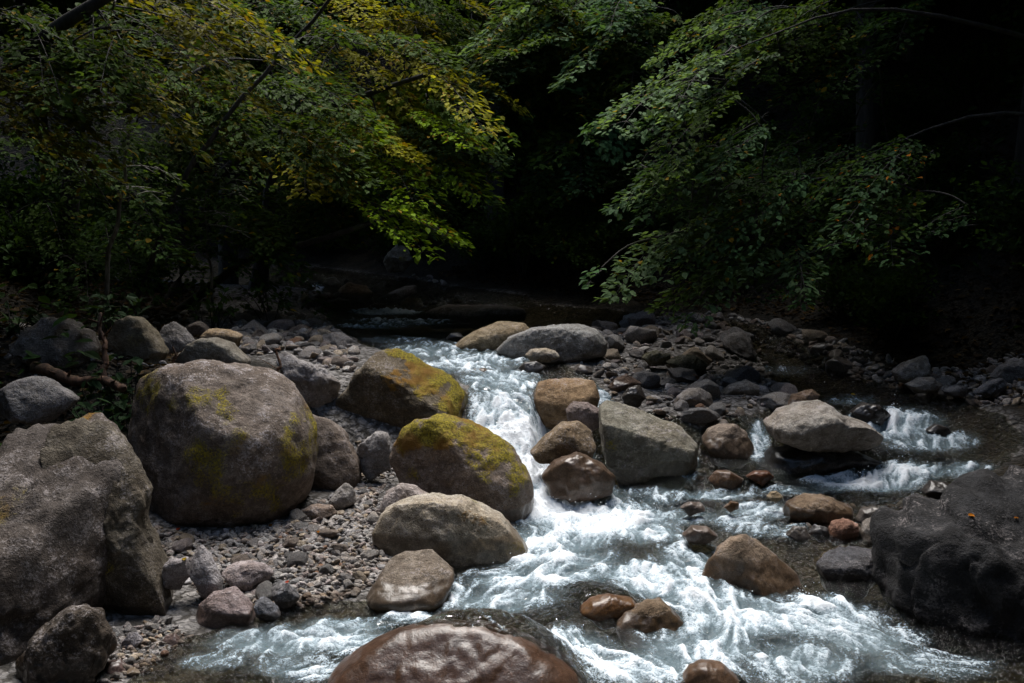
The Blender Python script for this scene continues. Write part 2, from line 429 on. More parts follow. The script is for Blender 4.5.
    for (mx, my, mr, ms) in moss:
        x0, _, z0 = P(mx, my, D); r = mr * D / F_PX
        dd = np.hypot(Wd[:, 0] - x0, Wd[:, 2] - z0) / r + .55 * mw
        mk[:, 1] = np.maximum(mk[:, 1], ms * (1 - sstep(.2, 1.25, dd)))
    mk[:, 2] = lich
    if len(lichp): lw = fbm(Wd, 4.0, 4, seed + 31)
    for (mx, my, mr, ms) in lichp:
        x0, _, z0 = P(mx, my, D); r = mr * D / F_PX
        mk[:, 2] = np.maximum(mk[:, 2], ms * (1 - sstep(.3, 1.1, np.hypot(Wd[:, 0] - x0, Wd[:, 2] - z0) / r + .5 * lw)))
    if len(moss):
        up = mk[:, 1] * (.006 + .009 * fbm(Wd, 30.0, 3, seed + 23)); Wd = Wd + ndir * up[:, None]
    zb = float(Wd[:, 2].min())
    base = np.array([cx, D, zb])
    ROCKS.append((float(cx), float(D), hw, dy, float(Wd[:, 2].max()), float(zb)))
    return Wd - base, F, mk, base

def hero(name, label, cat, poly, D, depth=.85, tint='grey', group=None, jit=True, **kw):
    seed = len(ROCKS) + 3
    V, F, mk, base = rock_solid(poly, D, depth, seed, **kw)
    me = mesh_from(name, V, F, True, {'mask': mk}, M_ROCK)
    o = link(name, me, None, base)
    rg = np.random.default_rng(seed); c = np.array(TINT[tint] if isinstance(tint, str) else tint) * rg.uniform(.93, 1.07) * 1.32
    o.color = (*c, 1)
    tag(o, label, cat, group)
    return o

B = 'boulder'; S = 'stone'
# --- near left bank
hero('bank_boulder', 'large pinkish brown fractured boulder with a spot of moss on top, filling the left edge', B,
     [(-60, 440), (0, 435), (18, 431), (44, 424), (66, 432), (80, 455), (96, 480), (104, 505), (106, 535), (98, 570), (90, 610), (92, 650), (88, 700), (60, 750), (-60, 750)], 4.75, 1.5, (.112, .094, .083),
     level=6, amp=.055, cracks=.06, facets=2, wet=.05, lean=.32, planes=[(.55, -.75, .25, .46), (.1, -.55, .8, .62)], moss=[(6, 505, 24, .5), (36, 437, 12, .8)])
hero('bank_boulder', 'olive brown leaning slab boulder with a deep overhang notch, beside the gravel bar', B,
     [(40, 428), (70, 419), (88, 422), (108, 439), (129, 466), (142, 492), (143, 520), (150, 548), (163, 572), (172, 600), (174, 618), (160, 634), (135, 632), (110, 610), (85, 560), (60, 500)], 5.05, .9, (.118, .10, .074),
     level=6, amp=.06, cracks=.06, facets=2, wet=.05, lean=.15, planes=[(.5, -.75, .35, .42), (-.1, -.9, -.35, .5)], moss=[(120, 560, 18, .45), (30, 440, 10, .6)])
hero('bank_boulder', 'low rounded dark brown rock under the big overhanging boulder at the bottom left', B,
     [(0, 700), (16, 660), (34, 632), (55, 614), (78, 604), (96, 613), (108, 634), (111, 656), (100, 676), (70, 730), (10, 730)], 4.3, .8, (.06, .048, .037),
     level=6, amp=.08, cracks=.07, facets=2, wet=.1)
hero('boulder', 'huge rounded boulder with pink lichen and orange moss patches, standing on the gravel bar', B,
     [(111, 430), (118, 405), (126, 387), (140, 374), (164, 366), (199, 361), (234, 362), (262, 367), (284, 382), (299, 400), (310, 425), (317, 450), (315, 475), (306, 497), (290, 514), (262, 525), (230, 529), (200, 527), (170, 516), (145, 500), (125, 480), (112, 455)], 6.45, .8, (.21, .172, .145),
     level=6, amp=.045, e=.80, facets=0, wet=0, lich=.15, lichp=[(225, 385, 66, 2.2), (262, 425, 52, 1.8), (185, 374, 42, 1.6), (205, 425, 44, 1.1)], down=1.15, planes=[(-.75, -.62, .15, .58), (.35, -.45, .8, .80)],
     moss=[(232, 440, 40, .62), (235, 386, 10, .75), (243, 402, 17, .60), (214, 394, 24, .52), (258, 420, 16, .5), (300, 440, 30, .66), (303, 462, 18, .6), (150, 388, 30, .62), (245, 475, 34, .55), (280, 475, 26, .6), (186, 400, 18, .5), (305, 415, 14, .55)])
hero('boulder', 'smooth purplish brown boulder tucked right behind the huge lichen boulder', B,
     [(285, 430), (309, 414), (331, 420), (345, 433), (360, 460), (362, 477), (355, 492), (330, 499), (300, 499), (285, 480)], 6.95, .8, (.19, .155, .13), amp=.05, facets=2, wet=0, lich=.1)
hero('mossy_boulder', 'tall dark boulder with a yellow moss back sloping down to the small waterfall', B,
     [(344, 391), (357, 372), (372, 356), (392, 346), (410, 353), (433, 368), (454, 380), (470, 397), (471, 424), (462, 440), (430, 440), (395, 440), (357, 430), (338, 418), (334, 401)], 7.75, .8, (.16, .13, .085),
     level=6, amp=.05, facets=0, wet=.05, lich=.2, planes=[(.42, -.50, .75, .38), (-.35, -.92, -.12, .36), (.9, -.3, .1, .75)],
     moss=[(420, 362, 30, 1.25), (440, 376, 30, 1.2), (455, 392, 28, 1.05), (404, 352, 20, 1.25), (462, 415, 18, .75)])
hero('mossy_boulder', 'dome shaped brown boulder with yellow green moss on its crest, left of the waterfall foot', B,
     [(388, 446), (400, 433), (413, 422), (439, 416), (465, 421), (486, 431), (507, 444), (520, 460), (530, 475), (534, 492), (532, 506), (523, 520), (505, 526), (470, 524), (430, 505), (400, 486), (388, 466)], 6.62, .75, (.25, .20, .165),
     level=6, amp=.04, facets=0, wet=.06, lich=.25, planes=[(-.6, -.75, .1, .55), (.35, -.6, .7, .72)],
     moss=[(440, 420, 36, 1.15), (410, 432, 24, 1.0), (478, 430, 30, 1.0), (500, 446, 24, .85), (518, 470, 20, .68), (488, 460, 16, .7), (415, 470, 12, .55)])
hero('boulder', 'smooth pale boulder with an olive stained right end, lowest of the three at the pool', B,
     [(371, 530), (380, 513), (397, 502), (430, 496), (460, 499), (484, 509), (505, 521), (520, 536), (532, 557), (525, 566), (490, 571), (460, 569), (420, 561), (385, 551), (373, 541)], 5.85, .75, (.40, .36, .29),
     level=6, amp=.045, facets=0, wet=.10, lich=.2, planes=[(-.35, -.85, .2, .55), (.4, -.75, .2, .6)], moss=[(470, 512, 16, .52), (480, 530, 36, .44), (515, 545, 22, .4)])
hero('flat_rock', 'wet flat brown slab with a crack, emerging below the smooth pale boulder', 'rock',
     [(367, 595), (376, 580), (386, 566), (400, 556), (430, 556), (456, 576), (446, 597), (420, 610), (395, 612), (375, 604)], 5.3, 1.2, (.23, .19, .15), amp=.035, facets=0, wet=.07, planes=[(-.1, -.45, .9, .40), (.5, -.6, .6, .7)], cracks=.012)
hero('foreground_rock', 'wide wet brown dome of rock with water sliding over its back, at bottom centre', 'rock',
     [(315, 690), (335, 667), (366, 648), (400, 633), (436, 627), (478, 627), (513, 634), (545, 648), (575, 664), (592, 690), (590, 740), (450, 760), (330, 740)], 4.35, .55, (.17, .10, .068), level=6, amp=.016, facets=0, wet=True, lich=.0, planes=[(-.1, -.5, .85, .62)])
hero('stone', 'wet reddish stone tip at the bottom edge right of the foreground dome', S,
     [(676, 690), (690, 669), (705, 664), (724, 667), (740, 680), (748, 700), (720, 715), (690, 712)], 4.3, .9, (.24, .16, .11), amp=.05, wet=True)
hero('stone', 'dark brown angular stone alone amid the white rapids near the bottom', S,
     [(615, 622), (625, 613), (649, 603), (664, 603), (682, 619), (701, 634), (694, 646), (660, 652), (628, 648), (617, 634)], 4.92, .8, (.15, .105, .065), amp=.06, wet=.05)
hero('stone', 'rust orange stone half submerged in the foaming water above the dark angular stone', S,
     [(578, 610), (590, 600), (610, 596), (632, 600), (642, 610), (630, 622), (600, 624)], 5.0, .8, 'rust', amp=.06, wet=True)
hero('stone', 'small black stone nearly covered by foam left of the dark angular stone', S,
     [(540, 634), (548, 625), (562, 622), (576, 627), (582, 636), (570, 644), (550, 644)], 4.8, .8, 'dark', amp=.06, wet=True)
hero('boulder', 'pyramid shaped brown boulder in the right rapids with water splashing at its right foot', B,
     [(703, 580), (710, 562), (720, 549), (733, 540), (747, 537), (765, 546), (782, 561), (800, 576), (808, 592), (795, 606), (758, 608), (720, 604), (705, 596)], 5.4, .8, (.25, .185, .13), amp=.05, facets=0, wet=.10, planes=[(-.6, -.75, .2, .42), (.5, -.65, .55, .40)], level=5)
hero('flat_rock', 'dark slate block with a flat top wedged against the right rock wall', 'rock',
     [(818, 566), (826, 556), (848, 548), (869, 545), (880, 551), (882, 568), (864, 592), (838, 598), (822, 584)], 5.55, .8, (.10, .10, .11), amp=.06, facets=2, wet=.02, planes=[(-.1, -.3, .95, .45)], cracks=.04)
hero('bank_boulder', 'massive dark fissured rock outcrop with an orange leaf on it at the right edge', B,
     [(898, 572), (900, 550), (904, 541), (914, 533), (926, 526), (946, 516), (970, 511), (990, 505), (1024, 492), (1080, 484), (1150, 520), (1160, 690), (1080, 780), (1000, 740), (940, 690), (905, 640), (890, 606)], 4.98, 1.0, (.025, .025, .027),
     level=6, amp=.085, e=.62, facets=2, cracks=.10, lean=.3, wet=0, lich=.15, planes=[(-.5, -.85, .1, .44), (.1, -.5, .85, .58)])
hero('stone', 'pale smooth oval stone leaning on the left end of the right rock wall', S,
     [(858, 540), (864, 524), (880, 515), (900, 517), (912, 527), (908, 545), (885, 552), (864, 550)], 6.1, .8, (.33, .30, .27), amp=.035, facets=0, wet=.03)
hero('stone', 'pinkish brown rounded stone between two grey stones near the right rock wall', S,
     [(826, 535), (833, 523), (845, 518), (857, 523), (859, 534), (849, 543), (833, 544)], 6.15, .8, (.34, .19, .135), amp=.03, facets=0, wet=.02)
hero('boulder', 'double humped brown boulder in the shallows just left of the pinkish rounded stone', B,
     [(784, 520), (788, 504), (806, 495), (827, 496), (851, 507), (852, 520), (836, 530), (797, 530)], 6.45, .9, (.22, .155, .10), amp=.07, facets=1, wet=.06)
hero('stone', 'grey rounded stone behind the pale oval stone by the right rock wall', S,
     [(855, 521), (862, 510), (875, 507), (888, 511), (892, 522), (875, 528)], 6.4, .8, 'grey', amp=.04)
hero('stone', 'small pale grey stone in front of the double humped brown boulder', S,
     [(786, 535), (795, 527), (806, 527), (811, 536), (800, 543)], 6.1, .8, 'grey', amp=.05)
hero('stone', 'dark angular stone beside the pinkish rounded stone on its left', S,
     [(808, 534), (815, 525), (826, 527), (830, 535), (822, 542)], 6.15, .8, 'slate', amp=.08)
hero('boulder', 'large pale flat topped boulder overhanging a dark ledge in the right channel', B,
     [(766, 424), (779, 412), (806, 403), (824, 401), (845, 417), (868, 423), (880, 435), (876, 447), (851, 450), (824, 453), (794, 447), (772, 437)], 7.3, 1.0, (.37, .34, .30), level=6, amp=.045, facets=0, wet=0, lich=.5, down=1.0, planes=[(.25, -.8, -.45, .62)])
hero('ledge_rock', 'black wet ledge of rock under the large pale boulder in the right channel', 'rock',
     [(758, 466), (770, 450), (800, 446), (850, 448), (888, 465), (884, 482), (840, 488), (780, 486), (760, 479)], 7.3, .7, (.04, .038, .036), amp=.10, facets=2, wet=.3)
hero('boulder', 'wet brown boulder between the square block and the large pale boulder', B,
     [(701, 442), (708, 430), (720, 425), (736, 424), (747, 431), (754, 446), (752, 458), (738, 464), (712, 461)], 7.45, .9, (.27, .215, .17), amp=.045, facets=2, wet=.08)
hero('boulder', 'big square block boulder with a flat sloping grey top in mid stream', B,
     [(600, 410), (608, 401), (626, 405), (653, 415), (682, 427), (696, 442), (695, 462), (680, 480), (645, 486), (618, 480), (604, 460), (600, 432)], 7.25, .85, (.25, .235, .185), level=6, amp=.04, e=.62, facets=0, wet=.07, lich=.5, planes=[(.15, -.5, .82, .55), (-.2, -.97, 0, .62)], moss=[(612, 440, 12, .45)])
hero('stone', 'smooth purplish stone with a white wet streak, perched behind the square block', S,
     [(565, 410), (573, 402), (588, 402), (600, 409), (602, 424), (588, 432), (570, 428)], 7.5, .8, (.24, .19, .175), amp=.035, facets=0, wet=.0)
hero('boulder', 'low brown oval boulder at the right side of the waterfall foot', B,
     [(530, 452), (546, 434), (563, 423), (580, 421), (594, 432), (597, 448), (590, 460), (560, 462), (536, 460)], 7.1, .8, (.22, .165, .105), amp=.04, facets=1, wet=.06)
hero('boulder', 'wet reddish brown rock washed by foam below the low oval boulder', B,
     [(542, 476), (554, 461), (577, 453), (598, 461), (618, 477), (614, 492), (580, 498), (550, 494)], 6.8, .8, (.26, .19, .145), amp=.07, wet=.35)
hero('boulder', 'flat topped orange brown block at the lip right of the waterfall', B,
     [(526, 412), (531, 395), (537, 384), (548, 379), (577, 378), (594, 381), (600, 396), (596, 412), (570, 424), (540, 424)], 8.1, .8, (.28, .185, .10), amp=.05, facets=1, wet=.04, planes=[(0, -.35, .95, .62)])
hero('boulder', 'long pale grey boulder resting above the gravel at the head of the rapids', B,
     [(494, 352), (508, 338), (530, 328), (556, 325), (580, 324), (598, 330), (608, 342), (606, 354), (582, 360), (550, 361), (515, 358)], 9.4, .8, (.33, .325, .31), level=6, amp=.045, facets=0, wet=.0, lich=.3, planes=[(-.5, -.8, .1, .55)])
hero('boulder', 'sandy tan wedge of rock left of the long pale grey boulder', B,
     [(452, 348), (462, 338), (476, 330), (500, 321), (525, 323), (535, 336), (515, 352), (470, 356)], 9.95, .8, 'tan', amp=.04, facets=1, wet=.0)
hero('stone', 'smooth cream oval stone lying at the foot of the long pale grey boulder', S,
     [(525, 355), (531, 349), (545, 348), (556, 351), (560, 357), (549, 361), (530, 361)], 9.0, .8, (.40, .355, .28), amp=.03, facets=0, wet=0)
hero('stone', 'dark red brown angular stone behind the square block and the purplish stone', S,
     [(607, 388), (614, 379), (627, 374), (642, 383), (638, 391), (615, 393)], 8.5, .8, (.13, .085, .06), amp=.07)
hero('stone', 'glossy black wedge stone in the trickle behind the square block', S,
     [(621, 397), (629, 387), (642, 384), (646, 398), (638, 406), (625, 405)], 8.0, .8, 'dark', amp=.08, wet=True)
hero('boulder', 'pale grey angular boulder on the middle gravel bar above the square block', B,
     [(671, 411), (678, 396), (690, 389), (700, 388), (712, 395), (714, 407), (700, 414), (680, 417)], 8.2, .8, (.33, .31, .29), amp=.07)
hero('stone', 'flat cream stone on the middle gravel bar behind the large pale boulder', S,
     [(720, 394), (729, 385), (747, 380), (760, 386), (758, 395), (738, 400)], 8.6, .8, (.38, .34, .29), amp=.04)
hero('stone', 'brown tilted slab just behind the large pale boulder', S,
     [(780, 407), (793, 395), (812, 390), (821, 396), (800, 411)], 8.2, .8, (.25, .17, .115), amp=.06)
hero('stone', 'olive rounded stone on the far side of the middle gravel bar', S,
     [(641, 358), (648, 352), (657, 350), (671, 354), (670, 363), (650, 365)], 9.6, .8, (.17, .16, .10), amp=.03, facets=0)
hero('stone', 'low dark olive boulder next to the small upper right cascade', S,
     [(666, 362), (680, 355), (695, 355), (708, 364), (704, 375), (680, 374)], 9.3, .8, (.13, .125, .085), amp=.05, facets=1)
hero('stone', 'round dark stone highest on the far end of the middle gravel bar', S,
     [(682, 322), (688, 315), (695, 312), (705, 318), (707, 326), (690, 327)], 11.8, .8, (.20, .20, .20), amp=.05)
# --- right far bank
hero('boulder', 'pale angular boulder on the dark right bank above the rapids', B,
     [(892, 372), (900, 365), (912, 359), (926, 356), (930, 370), (926, 382), (908, 384), (896, 380)], 9.0, .8, (.33, .30, .26), amp=.06)
hero('stone', 'pale oval stone in front of the angular boulder on the right bank', S,
     [(906, 385), (918, 378), (932, 377), (942, 384), (935, 392), (915, 392)], 8.6, .8, 'pale', amp=.04, facets=0)
hero('stone', 'grey flat stone on the right bank second from the angular boulder', S,
     [(942, 391), (955, 385), (969, 388), (966, 396), (948, 396)], 8.5, .8, 'grey', amp=.05)
hero('stone', 'tilted dark grey slab stone among the pebbles of the far right bank', S,
     [(973, 393), (985, 384), (1002, 378), (1006, 389), (990, 396)], 8.4, .8, 'slate', amp=.06)
hero('boulder', 'dim grey boulder on the right bank at the edge of the picture', B,
     [(992, 378), (1000, 366), (1016, 358), (1034, 362), (1038, 378), (1010, 384)], 8.8, .8, 'grey', amp=.06)
hero('stone', 'black rock in the right rapids in front of the white cascade', S,
     [(922, 492), (932, 481), (948, 482), (960, 492), (955, 504), (932, 503)], 6.6, .9, 'dark', amp=.08, wet=True)
hero('stone', 'long black rock behind the right rock wall below the white cascade', S,
     [(955, 492), (966, 477), (990, 475), (1014, 484), (1010, 500), (970, 502)], 6.6, .8, 'dark', amp=.08, wet=True)
hero('stone', 'dark rounded rock splitting the upper right rapids', S,
     [(926, 431), (936, 424), (948, 427), (952, 436), (938, 440)], 7.7, .9, 'dark', amp=.07, wet=True)
hero('stone', 'low dark wet stone right of the large pale boulder', S,
     [(850, 412), (865, 402), (880, 405), (892, 416), (880, 424), (860, 422)], 7.9, .8, 'dark', amp=.07, wet=.2)
hero('stone', 'wet rust tinged stone below the wet brown boulder', S,
     [(708, 480), (716, 471), (730, 471), (744, 479), (740, 490), (716, 491)], 6.95, .8, (.26, .17, .11), amp=.06, wet=True)
hero('stone', 'flat red brown stone in the trickle left of the black ledge', S,
     [(745, 477), (755, 471), (768, 471), (775, 477), (762, 484)], 6.95, .8, (.27, .12, .06), amp=.05, wet=True)
hero('stone', 'round tan pebble stone alone in the riffle left of the double humped boulder', S,
     [(766, 497), (771, 492), (778, 491), (783, 497), (776, 503)], 6.5, .8, 'tan', amp=.04, wet=.05)
hero('stone', 'small pinkish wet stone in the riffle below the square block', S,
     [(680, 508), (690, 502), (702, 503), (706, 510), (690, 514)], 6.4, .8, 'pink', amp=.06, wet=.2)
hero('stone', 'small red brown stone in the riffle between the pinkish and tan stones', S,
     [(724, 507), (731, 501), (739, 503), (740, 509), (730, 511)], 6.4, .8, 'rust', amp=.06, wet=.2)
hero('stone', 'submerged round pinkish stone under clear riffle water right of the main rapid', S,
     [(682, 535), (692, 527), (708, 527), (718, 535), (705, 543), (688, 542)], 5.9, .9, 'pink', amp=.05, wet=True)
# --- left bank
hero('bank_boulder', 'dim mossy boulder at the forest edge above the fallen log on the left', B,
     [(8, 352), (22, 330), (44, 315), (67, 320), (90, 331), (98, 348), (92, 366), (70, 380), (30, 380), (10, 368)], 8.0, .8, (.19, .165, .14), amp=.07, cracks=.05, wet=0, moss=[(65, 330, 30, .35)])
hero('bank_boulder', 'dark boulder with a tan mossy right side, at the forest edge above the fallen log', B,
     [(105, 338), (114, 321), (128, 315), (142, 318), (155, 333), (168, 352), (158, 366), (130, 368), (108, 356)], 8.3, .8, (.26, .22, .15), amp=.06, wet=0, planes=[(-.5, -.85, 0, .4)], moss=[(140, 335, 20, .42)])
hero('boulder', 'plain grey boulder at the forest edge right of the dark mossy one', B,
     [(157, 338), (164, 327), (173, 321), (184, 327), (195, 341), (184, 356), (162, 354)], 8.8, .8, 'grey', amp=.05, wet=0)
hero('boulder', 'ochre rimmed grey boulder peeking over the huge lichen boulder', B,
     [(174, 358), (187, 344), (199, 338), (213, 337), (232, 344), (250, 362), (240, 374), (200, 376), (178, 370)], 7.9, .8, (.31, .28, .22), amp=.05, wet=0, lich=.6)
hero('stone', 'tan oval stone behind the ochre rimmed boulder on the left', S,
     [(200, 336), (209, 329), (228, 329), (243, 336), (238, 345), (206, 345)], 8.8, .8, (.40, .31, .20), amp=.03, facets=0, wet=0)
hero('boulder', 'grey boulder with a pale patch on its front, under the log at the left edge', B,
     [(-14, 398), (0, 389), (12, 381), (29, 376), (47, 380), (64, 391), (78, 401), (66, 411), (47, 420), (15, 418), (-10, 412)], 6.3, .8, (.26, .25, .245), amp=.05, wet=0, planes=[(.35, -.8, .45, .45)])
hero('boulder', 'jagged pale grey boulder with a hollow dark front left of the tall mossy boulder', B,
     [(277, 360), (284, 350), (299, 359), (322, 367), (342, 383), (338, 400), (318, 408), (299, 396), (282, 380)], 7.8, .8, (.36, .34, .335), amp=.09, facets=3, wet=0, cracks=.08)
hero('stone', 'angular pale grey stone wedged between the two mossy boulders', S,
     [(355, 454), (360, 444), (374, 432), (388, 433), (392, 448), (390, 466), (370, 474), (358, 468)], 7.0, .8, (.34, .325, .32), amp=.08, wet=0)
hero('stone', 'pale pinkish angular stone behind the smooth pale boulder', S,
     [(379, 510), (384, 494), (398, 484), (414, 486), (432, 497), (428, 512), (395, 518)], 6.2, .8, (.38, .33, .31), amp=.06, wet=0)
hero('stone', 'upright pointed pale stone on the near gravel bar beside the olive slab', S,
     [(189, 572), (192, 552), (200, 544), (207, 552), (215, 568), (222, 582), (220, 594), (203, 592)], 5.15, .9, (.37, .35, .36), amp=.06, wet=0, facets=3)
hero('stone', 'squat pale stone between the olive slab and the pointed stone', S,
     [(162, 574), (166, 562), (174, 557), (187, 558), (190, 576), (180, 588), (165, 585)], 5.1, .9, (.36, .33, .33), amp=.05, wet=0)
hero('boulder', 'purplish angular boulder with a pale top at the near water edge', B,
     [(192, 618), (199, 605), (210, 594), (229, 589), (240, 596), (254, 608), (255, 626), (244, 640), (220, 646), (200, 636)], 4.95, .9, (.30, .245, .245), amp=.06, wet=.05, planes=[(0, -.97, -.1, .5)])
hero('stone', 'long flat pinkish stone on the gravel behind the purplish angular boulder', S,
     [(222, 572), (232, 564), (250, 562), (265, 566), (274, 576), (264, 587), (235, 586)], 5.3, .8, (.37, .32, .32), amp=.05, wet=0)
hero('stone', 'dark rounded stone at the water edge right of the flat pinkish stone', S,
     [(270, 586), (278, 580), (288, 583), (299, 598), (292, 608), (276, 602)], 5.1, .9, 'slate', amp=.05, wet=.04)
hero('stone', 'blue grey wedge stone at the water edge below the dark rounded stone', S,
     [(253, 603), (263, 598), (272, 605), (281, 615), (268, 622), (256, 614)], 4.95, .9, (.20, .21, .24), amp=.06, wet=.04)
hero('stone', 'pointed grey stone at the back of the gravel bar under the purplish brown boulder', S,
     [(326, 504), (335, 492), (345, 483), (352, 488), (356, 502), (342, 509)], 6.4, .8, (.31, .29, .27), amp=.06, wet=0)
hero('stone', 'flat brown stone at the back of the gravel bar below the pointed grey stone', S,
     [(297, 512), (312, 505), (332, 506), (336, 514), (318, 520), (300, 519)], 6.25, .8, (.28, .22, .18), amp=.03, wet=0)
hero('stone', 'wet pinkish stone at the lower left where the gravel meets the olive slab', S,
     [(160, 648), (166, 636), (174, 634), (184, 644), (180, 654), (168, 656)], 4.7, .9, (.28, .22, .22), amp=.04, wet=.08)
hero('stone', 'dark round wet pebble stone left of the wet pinkish stone', S,
     [(122, 642), (128, 634), (136, 633), (142, 641), (136, 650), (126, 650)], 4.6, .9, (.24, .23, .25), amp=.04, wet=.0)
hero('stone', 'flat reddish wet stone lowest at the left water edge', S,
     [(96, 672), (106, 664), (120, 659), (128, 668), (118, 680), (102, 682)], 4.4, .9, (.27, .20, .20), amp=.05, wet=.1)
# --- far upstream
hero('boulder', 'far brown boulder where the stream leaves the dark forest', B,
     [(338, 290), (348, 282), (366, 286), (376, 295), (366, 301), (345, 300)], 15.5, .8, (.24, .17, .10), amp=.05, wet=.0)
hero('boulder', 'far dim olive boulder left of the thin upstream cascade', B,
     [(328, 304), (338, 298), (350, 300), (352, 308), (340, 312), (330, 310)], 14.6, .8, 'olive', amp=.05, wet=.1)
hero('stone', 'small far pinkish stone on the thin upstream cascade', S,
     [(365, 308), (374, 303), (386, 304), (388, 310), (374, 313)], 14.5, .8, 'pink', amp=.05, wet=.1)
hero('boulder', 'far tilted grey slab right of the thin upstream cascade', B,
     [(374, 300), (388, 293), (404, 286), (416, 285), (417, 293), (400, 301), (380, 304)], 15.2, .8, 'grey', amp=.06, wet=.0)
hero('stone', 'far ochre block below the tilted grey slab', S,
     [(400, 306), (406, 298), (420, 298), (424, 306), (412, 311)], 14.8, .8, 'tan', amp=.05, wet=.0)
hero('flat_rock', 'long low brown rock shelf across the far end of the dark pool', 'rock',
     [(412, 322), (426, 311), (445, 305), (470, 306), (500, 305), (525, 309), (528, 320), (480, 327), (430, 328)], 13.2, .9, (.17, .145, .11), amp=.06, wet=.0)
hero('bank_boulder', 'pale mossy rock in a lit patch on the far slope under lime leaves', B,
     [(383, 262), (388, 252), (397, 243), (408, 248), (413, 260), (404, 270), (388, 270)], 17.5, .8, (.30, .26, .20), amp=.07, wet=0, moss=[(405, 256, 10, .55)])
hero('stone', 'small dark rock in the fast water left of the tan wedge', S,
     [(445, 339), (450, 333), (459, 332), (464, 337), (456, 342)], 10.4, .9, 'dark', amp=.06, wet=True)
hero('stone', 'flat brown rock awash in the rapid above the waterfall', S,
     [(466, 375), (474, 369), (484, 368), (493, 373), (488, 379), (472, 380)], 8.75, .9, (.22, .16, .10), amp=.05, wet=True)
hero('stone', 'dark wet stone below the cream oval stone in the shallow rapid', S,
     [(518, 368), (524, 362), (536, 361), (546, 366), (540, 373), (524, 374)], 8.7, .9, 'dark', amp=.06, wet=True)
HEROES = list(ROCKS)
# ------------------------------------------------------------------ riverbed and slopes, one sheet
def axis(spec):
    out = []
    for a, b, s in spec: out.append(np.arange(a, b, s))
    return np.concatenate(out + [[spec[-1][1]]])
gx = axis([(-60, -12, 2.0), (-12, -6, .3), (-6, 6, .055), (6, 12, .3), (12, 60, 2.0)])
gy = axis([(-60, -14, 2.0), (-14, 2.5, .35), (2.5, 10, .055), (10, 20, .1), (20, 30, .5), (30, 70, 2.0)])
GX, GY = np.meshgrid(gx, gy)
GZ, GD = H(GX, GY, True)
# the bottom is cut deeper behind the camera
ny_, nx_ = GX.shape
idx = np.arange(ny_ * nx_).reshape(ny_, nx_)
FQ = np.stack([idx[:-1, :-1], idx[:-1, 1:], idx[1:, 1:], idx[1:, :-1]], -1).reshape(-1, 4)
dl, dr, db = land(GX, GY)
mk = np.zeros((GX.size, 4)); mk[:, 3] = 1
nn = fbm(np.stack([GX.ravel(), GY.ravel(), 0 * GX.ravel()], 1), 1.1, 3, 8)
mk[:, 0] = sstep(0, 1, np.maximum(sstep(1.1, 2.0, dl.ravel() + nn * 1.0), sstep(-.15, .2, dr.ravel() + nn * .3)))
mk[:, 1] = 1 - sstep(-.08, .03, GD.ravel())
VT = np.stack([GX.ravel(), GY.ravel(), GZ.ravel()], 1)
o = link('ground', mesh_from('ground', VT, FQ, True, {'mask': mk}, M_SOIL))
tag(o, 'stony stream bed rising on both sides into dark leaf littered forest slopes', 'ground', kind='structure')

# ------------------------------------------------------------------ water
wx = np.arange(-4.6, 4.6, .0095)
wy = axis([(-6, 3.8, .08), (3.8, 8.4, .0115), (8.4, 11.5, .022), (11.5, 15.2, .05), (15.2, 22, .12)])
WX, WY = np.meshgrid(wx, wy)
dcoarse = None
# land distance on a coarse grid, then interpolated
cx_ = np.arange(-5, 5.01, .06); cy_ = np.arange(-7, 23.01, .06)
CX, CY = np.meshgrid(cx_, cy_)
CD = np.maximum(np.maximum(*land(CX, CY)[:2]), land(CX, CY)[2])
def bil(x, y, G):
    fx = (x - cx_[0]) / .06; fy = (y - cy_[0]) / .06
    i = np.clip(fx.astype(int), 0, len(cx_) - 2); j = np.clip(fy.astype(int), 0, len(cy_) - 2)
    u = fx - i; v = fy - j
    return (G[j, i] * (1 - u) + G[j, i + 1] * u) * (1 - v) + (G[j + 1, i] * (1 - u) + G[j + 1, i + 1] * u) * v
WD = bil(WX, WY, CD)
keep = WD < .22
num = -np.ones(WX.shape, int); num[keep] = np.arange(keep.sum())
FW = np.stack([num[:-1, :-1], num[:-1, 1:], num[1:, 1:], num[1:, :-1]], -1).reshape(-1, 4)
FW = FW[(FW >= 0).all(1)]
x = WX[keep]; y = WY[keep]; d = WD[keep]
z0 = WL(x, y)
ARROWS = [((330, 310), (440, 332)), ((440, 340), (480, 372)), ((480, 360), (510, 395)), ((500, 390), (530, 450)), ((530, 460), (590, 510)), ((590, 500), (660, 540)),
          ((560, 520), (520, 570)), ((540, 560), (450, 600)), ((470, 590), (380, 615)), ((400, 615), (230, 665)), ((260, 650), (180, 683)), ((600, 570), (700, 610)), ((700, 600), (800, 640)),
          ((620, 620), (700, 683)), ((560, 640), (620, 683)), ((800, 620), (900, 683)), ((690, 500), (640, 520)), ((660, 535), (700, 590)), ((780, 505), (700, 525)), ((900, 415), (930, 445)),
          ((960, 440), (900, 475)), ((880, 478), (800, 490)), ((600, 390), (680, 400)), ((800, 590), (840, 640)), ((850, 385), (900, 420)), ((730, 355), (760, 375)), ((700, 560), (680, 600))]
vx = np.zeros_like(x); vy = np.full_like(x, -.15)
for a, b in ARROWS:
    ax, ay = on_water(*a); bx, by = on_water(*b)
    L = math.hypot(bx - ax, by - ay) + 1e-6
    t = np.clip(((x - ax) * (bx - ax) + (y - ay) * (by - ay)) / L ** 2, 0, 1)
    w = np.exp(-((x - ax - t * (bx - ax)) ** 2 + (y - ay - t * (by - ay)) ** 2) / (2 * .32 ** 2))
    vx += w * (bx - ax) / L; vy += w * (by - ay) / L
ring = np.zeros_like(x)
